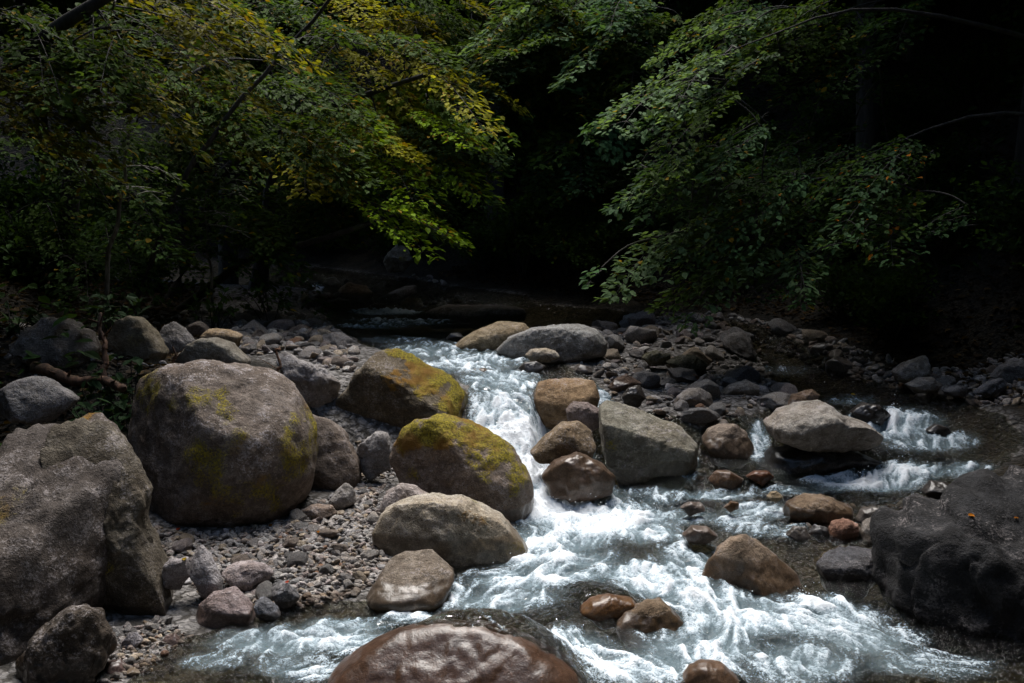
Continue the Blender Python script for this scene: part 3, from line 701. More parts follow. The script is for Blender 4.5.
for (cx, cy, rx, ry, top, zb) in HEROES:
    if cy > 14: continue
    sel = (np.abs(x - cx) < rx * 2.0) & (np.abs(y - cy) < ry * 2.0)
    if not sel.any(): continue
    ex = (x[sel] - cx) / rx; ey = (y[sel] - cy) / ry; r = np.hypot(ex, ey) + 1e-6
    nx_r, ny_r = ex / r, ey / r
    w = np.exp(-np.maximum(r - 1, 0) * 3.0)
    dot = vx[sel] * nx_r + vy[sel] * ny_r
    vx[sel] -= w * np.minimum(dot, 0) * nx_r * .9; vy[sel] -= w * np.minimum(dot, 0) * ny_r * .9
    ring[sel] = np.maximum(ring[sel], np.exp(-((r - 1.02) / .16) ** 2))
vl = np.hypot(vx, vy) + 1e-6; vx /= vl; vy /= vl
# noise smeared along a current that is itself turbulent
n = len(x); lic = np.zeros(n); lic2 = np.zeros(n)
qb = np.stack([x, y, z0], 1)
an = 1.1 * perlin(x * 3.1, y * 3.1, z0 * 2 + 5.5) + .9 * perlin(x * 7.3, y * 7.3, z0 * 3 + 1.5)
ux_, uy_ = vx * np.cos(an) - vy * np.sin(an), vx * np.sin(an) + vy * np.cos(an)
for sgn in (-1, 1):
    px_, py_ = x.copy(), y.copy()
    for k in range(5):
        lic += perlin(px_ * 37, py_ * 37, z0 * 14 + 3.3)
        lic2 += perlin(px_ * 15, py_ * 15, z0 * 7 + 8.1)
        px_ = px_ + sgn * ux_ * .018; py_ = py_ + sgn * uy_ * .018
lic /= lic.std() + 1e-6; lic2 /= lic2.std() + 1e-6
FOAM = [(430, 350, 45, 9, .58), (470, 362, 55, 12, .60), (500, 380, 40, 14, .68), (505, 405, 32, 24, .78), (510, 437, 48, 24, 1.25), (545, 472, 42, 27, 1.25), (565, 503, 55, 24, 1.15),
        (600, 522, 66, 20, 1.08), (645, 537, 38, 13, .75), (560, 540, 62, 16, .76), (560, 562, 62, 14, .72), (640, 577, 44, 13, .85), (540, 582, 66, 13, .9), (665, 592, 50, 13, .85),
        (705, 607, 44, 13, .9), (760, 622, 75, 22, .90), (825, 627, 58, 22, .74), (700, 652, 62, 26, .74), (800, 667, 62, 22, .62), (640, 667, 55, 20, .74), (580, 652, 44, 15, .72),
        (500, 602, 62, 14, .64), (440, 592, 44, 9, .55), (350, 625, 44, 8, .66), (330, 641, 62, 15, .80), (270, 651, 62, 15, .62), (300, 672, 52, 12, .52), (215, 667, 40, 10, .46), (420, 618, 40, 7, .55),
        (715, 495, 44, 6, .62), (760, 511, 38, 9, .58), (740, 522, 32, 7, .52), (690, 566, 36, 20, .66), (822, 606, 27, 11, .85), (790, 490, 40, 5, .5), (660, 500, 30, 6, .42),
        (895, 425, 44, 16, .84), (930, 441, 48, 11, .62), (870, 482, 55, 9, .95), (905, 471, 44, 9, .82), (965, 470, 32, 9, .6), (730, 357, 22, 5, .95), (700, 350, 13, 7, .62),
        (600, 396, 20, 12, .62), (660, 402, 32, 9, .52), (690, 466, 9, 15, .62), (758, 440, 11, 19, .62), (385, 312, 32, 3, .95), (400, 322, 55, 4, .55), (370, 326, 42, 3, .52), (316, 290, 7, 6, .85),
        (400, 340, 40, 4, .38), (865, 642, 55, 18, .62), (905, 662, 50, 14, .50), (950, 668, 50, 14, .40), (680, 517, 50, 10, .50), (770, 531, 50, 8, .42), (650, 492, 40, 5, .5), (735, 556, 30, 8, .4), (780, 370, 50, 6, .3), (850, 400, 30, 6, .4)]
ix, iy = to_px(x, y, z0)
foam = np.zeros(n)
for (a, b, ra, rb, v) in FOAM:
    e = ((ix - a) / ra) ** 2 + ((iy - b) / rb) ** 2
    foam = np.maximum(foam, v * np.exp(-.75 * e ** 1.4))
far_ok = (y > 3.4)
foam = np.where(far_ok, foam, .45)
q3 = np.stack([x, y, z0], 1)
big = fbm(q3, 2.6, 3, 21); tur = fbm(q3, 7.0, 4, 31); fin = fbm(q3, 24.0, 2, 41)
fl = np.clip(foam, 0, 1.25)
foam_v = fl * .84 - .05 + (.095 * lic + .11 * lic2) * (.3 + .7 * sstep(.08, .45, fl)) + (.24 * tur + .34 * big) * sstep(.1, .6, fl) + ring * .20 * sstep(.12, .45, fl + .12)
foam_v = foam_v + (.20 + .16 * lic) * np.exp(-(np.abs(x + .05) / .5) ** 2.4 - ((y - 4.5) / .22) ** 2)
foam_v = np.clip(foam_v, 0, 1.25)
# waves: lively where the water is white
act = sstep(.15, .9, fl)
wave = (.010 + .045 * act) * big + (.010 + .035 * act) * tur + (.0018 + .0022 * act) * lic + (.005 + .007 * act) * lic2 + (.002 + .005 * act) * fin
BUMPS = [(605, 605, .22, .07), (250, 655, .4, .05), (640, 545, .35, .05), (560, 630, .2, .06), (700, 600, .3, .06), (770, 640, .45, .05), (560, 585, .4, .05), (510, 440, .3, .08), (555, 490, .35, .07)]
hump = np.exp(-(np.abs(x + .16) / .42) ** 3 - ((y - 4.46) / .19) ** 2); wave = wave + .27 * hump      # water sliding over the wide dome of rock
for (a, b, r, hgt) in BUMPS:
    bx, by = on_water(a, b); wave = wave + hgt * np.exp(-((x - bx) ** 2 + (y - by) ** 2) / (2 * (r * .6) ** 2))
z = z0 + wave - .6 * np.clip(d - .02, 0, 1)
mkw = np.stack([foam_v, np.clip(.5 + lic * .2, 0, 1), sstep(.12, .75, fl), np.ones(n)], 1)
o = link('water', mesh_from('water', np.stack([x, y, z], 1), FW, True, {'mask': mkw}, M_WATER))
tag(o, 'mountain stream breaking white between boulders', 'water', kind='structure')

# droplets thrown up where the water is whitest
rg = np.random.default_rng(12)
pr = np.clip(foam_v - .55, 0, None) * (fl > .6); pr /= pr.sum()
pk = rg.choice(n, 1500, p=pr)
hgt = np.abs(rg.normal(size=1500)) ** 1.5 * .028
c0 = np.stack([x[pk] + rg.normal(size=1500) * .03, y[pk] + rg.normal(size=1500) * .03, z[pk] + hgt], 1)
bV, bF = ico(1)
rad = rg.uniform(.0015, .0042, 1500) * np.clip(y[pk] / 6, .8, 1.4)
DV = (c0[:, None] + bV[None] * rad[:, None, None]).reshape(-1, 3); DF = (bF[None] + (np.arange(1500) * len(bV))[:, None, None]).reshape(-1, 3)
o = link('water_spray', mesh_from('water_spray', DV, DF, True, None, M_DROP)); tag(o, 'white droplets of spray over the rapids', 'spray', kind='stuff')

# ------------------------------------------------------------------ cobbles: countable stones, then the gravel between them
def inpoly(px, py, poly):
    return sdf(px, py, poly) > 0
FIELDS = [  # name, px polygon, size range (m), count, labels per tint, wet
    ('upper', [(232, 322), (262, 316), (300, 318), (330, 332), (352, 352), (346, 372), (325, 368), (290, 350), (252, 356), (236, 342)], (.10, .34), 50, 'grey cobble heaped on the upper left bank behind the huge lichen boulder', 'cobbles heaped on the upper left bank', .25),
    ('midbar', [(555, 345), (590, 334), (640, 320), (690, 318), (715, 326), (745, 345), (775, 376), (800, 400), (770, 415), (720, 432), (700, 430), (640, 408), (600, 378), (560, 366)], (.10, .38), 88, 'grey cobble on the low gravel bar in mid stream', 'cobbles on the mid stream bar', .12),
    ('nearbar', [(148, 515), (185, 535), (300, 520), (340, 492), (385, 512), (380, 575), (330, 600), (280, 612), (220, 600), (165, 560)], (.03, .15), 58, 'small cobble on the pale gravel bar in front of the huge lichen boulder', 'cobbles on the near gravel bar', .12),
    ('rightbank', [(890, 392), (905, 368), (960, 372), (1023, 352), (1023, 402), (960, 408), (900, 402)], (.05, .20), 26, 'dim cobble on the shadowed right bank', 'cobbles on the right bank', .2),
    ('riffle', [(690, 470), (770, 488), (860, 492), (905, 505), (880, 560), (800, 545), (760, 540), (700, 515)], (.05, .15), 26, 'wet brown cobble in the shallow riffle below the black ledge', 'cobbles in the right riffle', .9),
    ('gap', [(362, 432), (395, 430), (392, 480), (372, 500), (350, 500), (350, 470)], (.05, .12), 8, 'small grey cobble in the gap between the two mossy boulders', 'cobbles between the mossy boulders', .1),
    ('farright', [(712, 316), (760, 322), (820, 338), (890, 358), (892, 388), (850, 380), (780, 352), (735, 335)], (.08, .40), 14, 'shadowed cobble along the dark far right shore', 'cobbles along the far right shore', .3),
    ('leftbank', [(0, 345), (20, 325), (110, 322), (240, 312), (236, 338), (175, 362), (110, 395), (84, 400), (70, 378), (0, 378)], (.08, .34), 10, 'shadowed cobble half sunk in the litter of the left forest edge', 'cobbles at the left forest edge', .0),
    ('upstream', [(300, 300), (322, 282), (420, 276), (470, 300), (430, 308), (340, 305), (325, 318)], (.12, .5), 12, 'dim far cobble where the stream leaves the forest', 'cobbles far upstream', .3),
    ('shore', [(95, 650), (150, 615), (190, 640), (170, 670), (100, 683)], (.04, .11), 8, 'wet cobble at the lower left water edge', 'cobbles at the lower left water edge', .5),
]
PAL = np.array([(.24, .235, .23), (.30, .285, .28), (.19, .185, .185), (.33, .31, .30), (.27, .235, .23), (.24, .20, .17), (.36, .34, .32), (.16, .155, .155), (.30, .25, .19)]) * 1.75
def stone_shape(seed, level, ang):
    V, F = ico(level); rg = np.random.default_rng(seed); L = V.copy()
    for _ in range(ang):
        nr = rg.normal(size=3); nr /= np.linalg.norm(nr); dd = L @ nr - rg.uniform(.55, .85)
        L -= np.maximum(dd, 0)[:, None] * nr[None]
    L += V * (fbm(V, 1.2, 2, seed) * .16 + fbm(V, 3.2, 3, seed + 2) * .06)[:, None]
    return L, F
cob_me = []
for i in range(14):
    L, F = stone_shape(100 + i, 4, 6 + i % 5)
    mkc = np.zeros((len(L), 4)); mkc[:, 2] = .15; mkc[:, 3] = 1
    cob_me.append(mesh_from('river_cobble', L, F, True, {'mask': mkc}, M_ROCK))
def blocked(x, y, r=0.0):
    b = np.zeros(len(x), bool)
    for (cx, cy, rx, ry, top, zb) in HEROES: b |= ((x - cx) / (rx + r)) ** 2 + ((y - cy) / (ry + r)) ** 2 < .92
    return b
placed = []
cob_proto = None
for fi, (fn, poly, (s0, s1), cnt, lab, grp, wet) in enumerate(FIELDS):
    rg = np.random.default_rng(50 + fi)
    wp = np.array([on_water(a, b) for a, b in poly])
    got = 0; tries = 0
    while got < cnt and tries < 60:
        tries += 1
        X = rg.uniform(wp[:, 0].min() - .6, wp[:, 0].max() + .4, 400); Y = rg.uniform(wp[:, 1].min() - 1.0, wp[:, 1].max() + .5, 400)
        Z = H(X, Y); ux, uy = to_px(X, Y, Z)
        ok = inpoly(ux, uy, poly) & ~blocked(X, Y, .0)
        for a, b, c in zip(X[ok], Y[ok], Z[ok]):
            s = s0 * (s1 / s0) ** (rg.random() ** 1.35) * .5
            if any((a - p) ** 2 + (b - q) ** 2 < (.72 * (s + r)) ** 2 for p, q, r in placed): continue
            placed.append((a, b, s)); got += 1
            o = bpy.data.objects.new('river_cobble', cob_me[int(rg.integers(14))]) ; C.objects.link(o)
            fl_ = rg.uniform(.5, .85)
            o.scale = (s * rg.uniform(.95, 1.35), s * rg.uniform(.8, 1.05), s * fl_)
            o.rotation_euler = (rg.normal() * .25, rg.normal() * .25, rg.uniform(0, 6.28))
            o.location = (a, b, c + s * fl_ * rg.uniform(.25, .6))
            tint = PAL[int(rg.integers(len(PAL)))] * rg.uniform(.85, 1.12)
            if fn in ('riffle',): tint = tint * np.array([1.0, .82, .68])
            wl_ = float(WL(np.array(a), np.array(b)))
            w = wet * rg.uniform(.5, 1.1)
            if o.location.z < wl_ + .02: w = 1.0
            o.color = (*tint, 1 - min(1, w))
            tag(o, lab, 'cobble', grp)
            if got >= cnt: break
# gravel: the countless smaller stones
gv, gf, gt, off = [], [], [], 0
shapes = [stone_shape(300 + i, 2, 7) for i in range(12)]
PP = np.array([(a, b, s) for a, b, s in placed])
for fi, (fn, poly, (s0, s1), cnt, lab, grp, wet) in enumerate(FIELDS):
    num_g, smin, smax = dict(upper=(700, .05, .16), midbar=(1000, .03, .12), nearbar=(6000, .010, .062), rightbank=(500, .03, .10), riffle=(350, .03, .09), gap=(320, .02, .06), shore=(400, .012, .05), farright=(600, .03, .12), leftbank=(400, .03, .10), upstream=(300, .05, .14))[fn]
    rg = np.random.default_rng(90 + fi)
    wp = np.array([on_water(a, b) for a, b in poly]); pc = np.array(poly, float).mean(0); grow = pc + (np.array(poly) - pc) * 1.08
    got = 0
    for _ in range(60):
        X = rg.uniform(wp[:, 0].min() - .8, wp[:, 0].max() + .5, 4000); Y = rg.uniform(wp[:, 1].min() - 1.2, wp[:, 1].max() + .6, 4000)
        Z = H(X, Y); ux, uy = to_px(X, Y, Z)
        ok = inpoly(ux, uy, grow) & ~blocked(X, Y, -.02)
        X, Y, Z = X[ok], Y[ok], Z[ok]
        for a, b, c in zip(X, Y, Z):
            s = smin * (smax / smin) ** (rg.random() ** 1.6) * .5
            Ls, Fs = shapes[int(rg.integers(12))]
            an = rg.uniform(0, 6.28); ca, sa = math.cos(an), math.sin(an)
            v = Ls * np.array([s * rg.uniform(1, 1.5), s * rg.uniform(.8, 1.1), s * rg.uniform(.45, .85)])
            tx, ty = rg.normal() * .3, rg.normal() * .3
            v = np.stack([v[:, 0] * ca - v[:, 1] * sa, v[:, 0] * sa + v[:, 1] * ca, v[:, 2] + tx * v[:, 0] + ty * v[:, 1]], 1)
            gv.append(v + np.array([a, b, c + s * rg.uniform(.0, .5)])); gf.append(Fs + off); off += len(v)
            t = PAL[int(rg.integers(len(PAL)))] * rg.uniform(.7, 1.3)
            if rg.random() < .012: t = np.array([.33, .19, .12])
            if fn == 'riffle' or c < WL(np.array(a), np.array(b)) + .01: t = t * np.array([.5, .44, .38])
            gt.append(np.tile(t, (len(v), 1))); got += 1
            if got >= num_g: break
        if got >= num_g: break
gt = np.concatenate(gt)
o = link('gravel', mesh_from('gravel', np.concatenate(gv), np.concatenate(gf), True, {'tint': gt}, M_GRAVEL))
tag(o, 'countless small grey pebbles covering the bars between the cobbles', 'gravel', kind='stuff')
# ------------------------------------------------------------------ leaves and branches
LEAF_V = np.array([(0, 0, 0), (.28, .29, .05), (.66, .25, .045), (1, 0, -.05), (.66, -.25, .045), (.28, -.29, .05)])
LEAF_F = np.array([(0, 3, 2, 1), (0, 5, 4, 3)])
def leaves_mesh(pos, d, nrm, size, tint):
    """pos, tip direction, face normal, size, tint of every leaf -> vertices, faces, tints"""
    d = d / (np.linalg.norm(d, axis=1)[:, None] + 1e-9)
    s = np.cross(nrm, d); s /= np.linalg.norm(s, axis=1)[:, None] + 1e-9
    u = np.cross(d, s)
    V = pos[:, None] + size[:, None, None] * (LEAF_V[None, :, 0:1] * d[:, None] + LEAF_V[None, :, 1:2] * s[:, None] + LEAF_V[None, :, 2:3] * u[:, None])
    F = (LEAF_F[None] + (np.arange(len(pos)) * 6)[:, None, None]).reshape(-1, 4)
    return V.reshape(-1, 3), F, np.repeat(tint, 6, axis=0)

def spray(base, d, L, Wd, droop, n, size, rg):
    """a flat, drooping fan of leaves on side twigs. returns leaf arrays and the twig polylines"""
    d = np.asarray(d, float); d = d / np.linalg.norm(d)
    side = np.cross(d, [0, 0, 1.0]); side /= np.linalg.norm(side) + 1e-9
    roll = rg.normal() * .22
    side = side * math.cos(roll) + np.array([0, 0, 1]) * math.sin(roll)
    nt = max(5, int(L / .11))
    s = rg.uniform(.04, 1.02, n); sq = np.round(s * nt) / nt
    lat = rg.uniform(0.02, 1, n) ** .8 * np.where(rg.random(n) < .5, -1, 1)
    wid = Wd * np.power(np.clip(sq, 0.02, 1), .55) * np.power(np.clip(1.08 - sq, 0.03, 1), .6) * 1.25
    wid = wid * (1 + .3 * np.sin(sq * 40 + rg.uniform(0, 6)))
    def axis_p(t): return base + d * (t * L)[:, None] + np.array([0, 0, -1.0]) * (droop * L * t * t)[:, None]
    pos = axis_p(sq + .35 * np.abs(lat) * wid / L) + side * (lat * wid)[:, None] - np.array([0, 0, 1.0]) * (.30 * droop * wid * lat ** 2)[:, None]
    pos = pos + rg.normal(size=(n, 3)) * np.array([.02, .02, .022])
    ld = d * .75 + side * (np.sign(lat) * .7)[:, None] + np.array([0, 0, -.28]) + rg.normal(size=(n, 3)) * .28
    nr = np.array([0, 0, 1.0]) + d * (droop * .9 * sq)[:, None] + rg.normal(size=(n, 3)) * .30
    sz = size * rg.uniform(.5, 1.3, n)
    tw = [axis_p(np.linspace(0, 1, 7))]
    for k in range(2, nt, 2):
        t0 = k / nt; w = Wd * t0 ** .55 * (1.08 - t0) ** .6 * 1.1
        for sg in (-1, 1):
            u = np.linspace(0, 1, 4)
            tw.append(axis_p(t0 + .35 * u * w / L) + side * (sg * u * w)[:, None] - np.array([0, 0, 1.0]) * (.30 * droop * w * u ** 2)[:, None])
    return pos, ld, nr, sz, tw

def curve(a, b, sag, n=10, rg=None, wob=.06):
    a = np.asarray(a, float); b = np.asarray(b, float); t = np.linspace(0, 1, n)
    p = a[None] * (1 - t[:, None]) + b[None] * t[:, None]
    p[:, 2] += sag * np.sin(np.pi * t) * np.linalg.norm(b - a)
    if rg is not None:
        ph = rg.uniform(0, 6, 3); L = np.linalg.norm(b - a)
        for i in range(3): p[:, i] += wob * L * np.sin(t * 5.5 + ph[i]) * t * (1 - t) * 1.6
    return p

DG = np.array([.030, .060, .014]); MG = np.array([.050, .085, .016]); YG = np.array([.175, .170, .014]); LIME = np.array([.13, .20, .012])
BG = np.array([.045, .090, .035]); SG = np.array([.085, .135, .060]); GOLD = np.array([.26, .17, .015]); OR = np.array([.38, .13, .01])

def tree(name, label, trunk_pts, trunk_r, sprays, bark, group=None, seed=0, dark=1.0):
    """sprays: list of dicts(px,py,D, dir, L, W, droop, n, size, tints, yellow)"""
    rg = np.random.default_rng(seed)
    tp = np.array(trunk_pts, float)
    # smooth trunk
    tt = np.linspace(0, len(tp) - 1, 26)
    T = np.stack([np.interp(tt, np.arange(len(tp)), tp[:, i]) for i in range(3)], 1)
    for _ in range(3): T[1:-1] = (T[:-2] + 2 * T[1:-1] + T[2:]) / 4
    T[:, 0] += .04 * np.sin(tt * 3.1 + seed); T[:, 1] += .04 * np.cos(tt * 2.3 + seed)
    rad = np.linspace(trunk_r, trunk_r * .3, 26); rad[0] *= 1.45; rad[1] *= 1.15
    parts = [tube(T, rad, 10)]
    LP, LDr, LN, LS, LT = [], [], [], [], []
    limbs = []
    for sp in sprays:
        x, y, z = [float(v) for v in P(sp['px'], sp['py'], sp['D'])]
        d = np.array(sp['dir'], float); d = d / np.linalg.norm(d)
        base = np.array([x, y, z]) - d * sp['L'] * .5 + np.array([0, 0, sp['droop'] * sp['L'] * .25])
        pos, ld, nr, sz, tw = spray(base, d, sp['L'], sp['W'], sp['droop'], sp['n'], sp['size'], rg)
        LP.append(pos); LDr.append(ld); LN.append(nr); LS.append(sz)
        tb = np.array(sp['tint']) * rg.uniform(.75, 1.3)
        tn = tb[None] * rg.uniform(.7, 1.35, (len(pos), 1))
        m = rg.random(len(pos)) < sp.get('yellow', .05)
        tn[m] = sp.get('ycol', GOLD) * rg.uniform(.6, 1.15, (m.sum(), 1))
        LT.append(tn)
        for i, t in enumerate(tw): parts.append(tube(t - np.array([0, 0, .03]), np.linspace(.008 if i == 0 else .0035, .0025, len(t)), 4))
        # limb from the trunk (or an earlier limb) to the foot of the spray
        cand = T[4:]
        cost = np.linalg.norm(cand - base, axis=1) + .8 * np.maximum(cand[:, 2] - base[2] + .1, 0)
        best = cand[np.argmin(cost)]; bc = cost.min(); br = .032
        for lp in limbs:
            c2 = np.linalg.norm(lp - base, axis=1); j = int(np.argmin(c2))
            if c2[j] < bc: bc = c2[j]; best = lp[j]; br = .018
        cv = curve(best, base, .10, 10, rg)
        limbs.append(cv)
        Ln = np.linalg.norm(best - base)
        parts.append(tube(cv, np.linspace(min(br, .008 + .008 * Ln), .006, 10), 6))
    root = empty(name, T[0])
    V, F = merge(parts)
    link('trunk', mesh_from('trunk', V - T[0], F, True, None, bark), root)
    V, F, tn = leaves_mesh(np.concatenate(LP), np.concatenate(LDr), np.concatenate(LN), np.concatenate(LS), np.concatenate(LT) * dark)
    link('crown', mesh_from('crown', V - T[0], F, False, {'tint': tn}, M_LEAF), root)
    tag(root, label, 'tree', group)
    return root

def region(rg, box, Dr, n, L, W, droop, nl, size, tints, dirx, yellow=.05, ycol=GOLD, dens=None, slope=0):
    out = []
    for _ in range(n):
        px = rg.uniform(box[0], box[2]); py = rg.uniform(box[1], box[3]) + slope * (px - (box[0] + box[2]) / 2)
        D = rg.uniform(*Dr)
        a = dirx + rg.normal() * .35
        out.append(dict(px=px, py=py, D=D, dir=(math.cos(a), math.sin(a), -rg.uniform(.02, .3)), L=rg.uniform(*L), W=rg.uniform(*W), droop=rg.uniform(*droop), n=int(1.1 * nl * rg.uniform(.7, 1.3)),
                        size=size * rg.uniform(.92, 1.2), tint=tints[int(rg.integers(len(tints)))], yellow=yellow, ycol=ycol))
    return out
def gz(x, y): return float(H(np.array([x]), np.array([y]))[0]) - .1
def at(px, py, D): return tuple(float(v) for v in P(px, py, D))
r = np.random.default_rng
# leftward bank, aiming right and towards the camera
LD_, RD_ = -.75, -2.45
bx = -4.6; by = 13.2
tree('maple_tree', 'yellow green maple arching from the left bank over the top centre of the stream', [(bx, by, gz(bx, by)), at(215, 180, 13.0), at(300, 110, 12.8), at(370, 95, 12.4), at(440, 70, 12.0)], .075,
     region(r(1), (300, 60, 490, 175), (11.2, 13.2), 28, (1.1, 1.9), (.38, .62), (.18, .45), 420, .072, [YG * 1.3, YG * 1.15, MG * 1.3, LIME * 1.2], LD_, .08, slope=.05) +
     region(r(2), (330, 0, 560, 80), (12.0, 14.2), 18, (1.1, 1.9), (.38, .62), (.15, .4), 400, .072, [YG * 1.2, MG * 1.2, MG], LD_, .05) +
     region(r(3), (420, 120, 470, 180), (11.4, 12.2), 5, (.8, 1.2), (.3, .45), (.25, .5), 260, .07, [SG, SG, YG], LD_, .02), M_BARK, 'trees on the left bank', 1)
bx, by = -4.2, 12.2
tree('maple_tree', 'slender tree with lime green leaves low over the far end of the pool', [(bx, by, gz(bx, by)), at(250, 260, 11.6), at(330, 235, 11.2), at(400, 215, 11.0)], .06,
     region(r(4), (365, 195, 425, 232), (10.6, 11.4), 7, (.7, 1.1), (.25, .42), (.2, .45), 110, .075, [LIME * 1.2, LIME], LD_, .06), M_BARK, 'trees on the left bank', 2)
bx, by = -5.0, 9.4
tree('beech_tree', 'tree with olive yellow leaves hanging into the top left corner', [(bx, by, gz(bx, by)), (-5.0, 9.2, 3.2), at(20, 60, 8.8), at(90, 10, 8.6), at(150, -40, 8.4)], .11,
     region(r(5), (130, -6, 250, 40), (7.9, 9.0), 14, (.9, 1.4), (.28, .45), (.25, .5), 150, .062, [YG * .55, YG * .65, MG], LD_ + .2, .06) +
     region(r(6), (10, 10, 150, 100), (8.2, 9.6), 22, (.9, 1.5), (.3, .5), (.25, .5), 190, .066, [YG * .45, MG * .8, MG], LD_ + .2, .03) +
     region(r(7), (0, 90, 110, 150), (8.0, 9.0), 8, (.9, 1.3), (.3, .4), (.25, .5), 150, .066, [YG * .45, MG * .8], LD_ + .2, .08, slope=.45), M_BARK, 'trees on the left bank', 3)
bx, by = -5.2, 11.6
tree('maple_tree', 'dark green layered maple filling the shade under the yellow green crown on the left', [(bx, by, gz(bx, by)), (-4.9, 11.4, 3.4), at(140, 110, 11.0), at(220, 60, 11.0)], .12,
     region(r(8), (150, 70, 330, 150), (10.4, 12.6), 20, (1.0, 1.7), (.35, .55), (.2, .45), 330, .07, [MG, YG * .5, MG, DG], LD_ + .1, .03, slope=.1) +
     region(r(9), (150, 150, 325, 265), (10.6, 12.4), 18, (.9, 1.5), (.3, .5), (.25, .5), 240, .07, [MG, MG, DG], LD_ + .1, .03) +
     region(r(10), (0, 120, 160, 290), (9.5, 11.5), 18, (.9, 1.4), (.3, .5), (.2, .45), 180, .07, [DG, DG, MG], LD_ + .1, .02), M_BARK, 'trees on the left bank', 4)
bx, by = -3.9, 15.4
tree('broadleaf_tree', 'green tree on the far slope behind the yellow green maple', [(bx, by, gz(bx, by)), (-3.6, 15.2, 3.5), at(330, 120, 15.0), at(390, 20, 15.0)], .12,
     region(r(11), (300, 110, 440, 230), (13.4, 15.4), 26, (1.1, 1.8), (.4, .6), (.2, .4), 330, .075, [MG, BG, DG], LD_, .03) +
     region(r(52), (400, -15, 500, 50), (13.0, 14.5), 14, (1.1, 1.8), (.4, .6), (.2, .4), 330, .075, [MG, MG, YG * .7], LD_, .03) +
     region(r(12), (180, -10, 330, 90), (12.5, 15.0), 24, (1.2, 2.0), (.4, .6), (.2, .4), 320, .075, [MG, DG, YG * .7], LD_, .05), M_BARK, 'trees on the far slope', 5)
bx, by = 2.6, 17.5
tree('broadleaf_tree', 'blue green layered tree in the top centre of the far slope', [(bx, by, gz(bx, by)), (2.4, 17.2, 4.5), at(640, 60, 16.8), at(600, -20, 16.5)], .13,
     region(r(13), (480, -5, 660, 60), (12.0, 13.6), 34, (1.2, 2.0), (.4, .65), (.2, .4), 330, .08, [BG, MG, SG], RD_ + .5, .02) +
     region(r(14), (495, 70, 620, 150), (12.2, 13.8), 26, (1.1, 1.9), (.4, .6), (.2, .4), 280, .085, [BG, DG, MG], RD_ + .5, .02) +
     region(r(15), (550, 140, 640, 220), (12.2, 13.8), 12, (1.0, 1.6), (.35, .55), (.2, .4), 230, .08, [DG, DG, BG], RD_ + .5, .02), M_BARK, 'trees on the far slope', 6)
bx, by = 6.0, 10.6
lay = []
for (x0, y0, x1, y1, cnt, sl) in [(650, 66, 760, 72, 5, 0), (625, 98, 740, 106, 5, .05), (665, 132, 770, 142, 4, .2), (610, 172, 690, 176, 4, -.15), (640, 157, 740, 162, 4, -.2), (640, 232, 735, 240, 8, -.30), (700, 272, 745, 276, 3, 0), (585, 268, 597, 274, 1, 0), (700, 195, 790, 215, 4, 0)]:
    lay += region(r(20 + cnt + int(x0)), (x0, y0, x1, y1), (9.0, 10.2), cnt, (.7, 1.25) if cnt > 1 else (.3, .35), (.26, .42) if cnt > 1 else (.1, .12), (.25, .5), 185 if cnt > 1 else 25, .068, [SG, BG, MG, SG], RD_, .012, slope=sl)
tree('beech_tree', 'grey green tree leaning over the stream from the right in drooping leaf layers', [(bx, by, gz(bx, by)), (5.95, 10.5, 4.4), at(1060, -30, 10.2), at(980, -100, 10.2), at(900, -150, 10.0)], .13, lay, M_BARK, 'trees on the right bank', 7)
bx, by = 6.3, 9.6
tree('beech_tree', 'dark tree dotted with orange leaves on the right bank', [(bx, by, gz(bx, by)), (6.2, 9.6, 3.6), at(1120, 20, 9.6), at(1060, -90, 9.6)], .12,
     region(r(40), (755, 160, 800, 215), (9.2, 10.2), 7, (.7, 1.1), (.25, .4), (.22, .5), 140, .065, [BG, DG], RD_, .022, OR) +
     region(r(41), (835, 150, 905, 230), (9.0, 9.8), 12, (.7, 1.1), (.25, .4), (.22, .5), 150, .062, [BG, DG, MG], RD_, .028, OR) +
     region(r(42), (760, 215, 800, 240), (9.2, 9.8), 4, (.6, .9), (.2, .35), (.22, .5), 110, .062, [BG, MG], RD_, .022, OR) +
     region(r(44), (750, 250, 815, 275), (9.0, 9.4), 5, (.5, .8), (.18, .3), (.22, .5), 70, .075, [SG, BG], RD_, .02) +
     region(r(43), (925, 212, 950, 235), (8.8, 9.2), 3, (.5, .7), (.2, .3), (.2, .4), 50, .065, [DG, BG], RD_, .02), M_BARK, 'trees on the right bank', 8)
bx, by = 6.9, 12.6
tree('broadleaf_tree', 'dim green tree at the top right behind the grey green one', [(bx, by, gz(bx, by)), (6.8, 12.5, 5.0), at(1040, -60, 12.0), at(940, -120, 12.0)], .12,
     region(r(45), (690, 0, 800, 48), (10.2, 12.0), 15, (.9, 1.4), (.3, .5), (.22, .5), 220, .072, [BG, MG, SG], RD_, .02) +
     region(r(46), (790, 10, 920, 80), (10.8, 12.2), 14, (.9, 1.4), (.3, .5), (.22, .5), 180, .072, [MG, DG], RD_, .03) +
     region(r(47), (770, 120, 870, 190), (10.8, 12.0), 8, (.9, 1.3), (.3, .5), (.22, .5), 130, .07, [DG, DG, BG], RD_, .022, OR), M_BARK, 'trees on the right bank', 9)
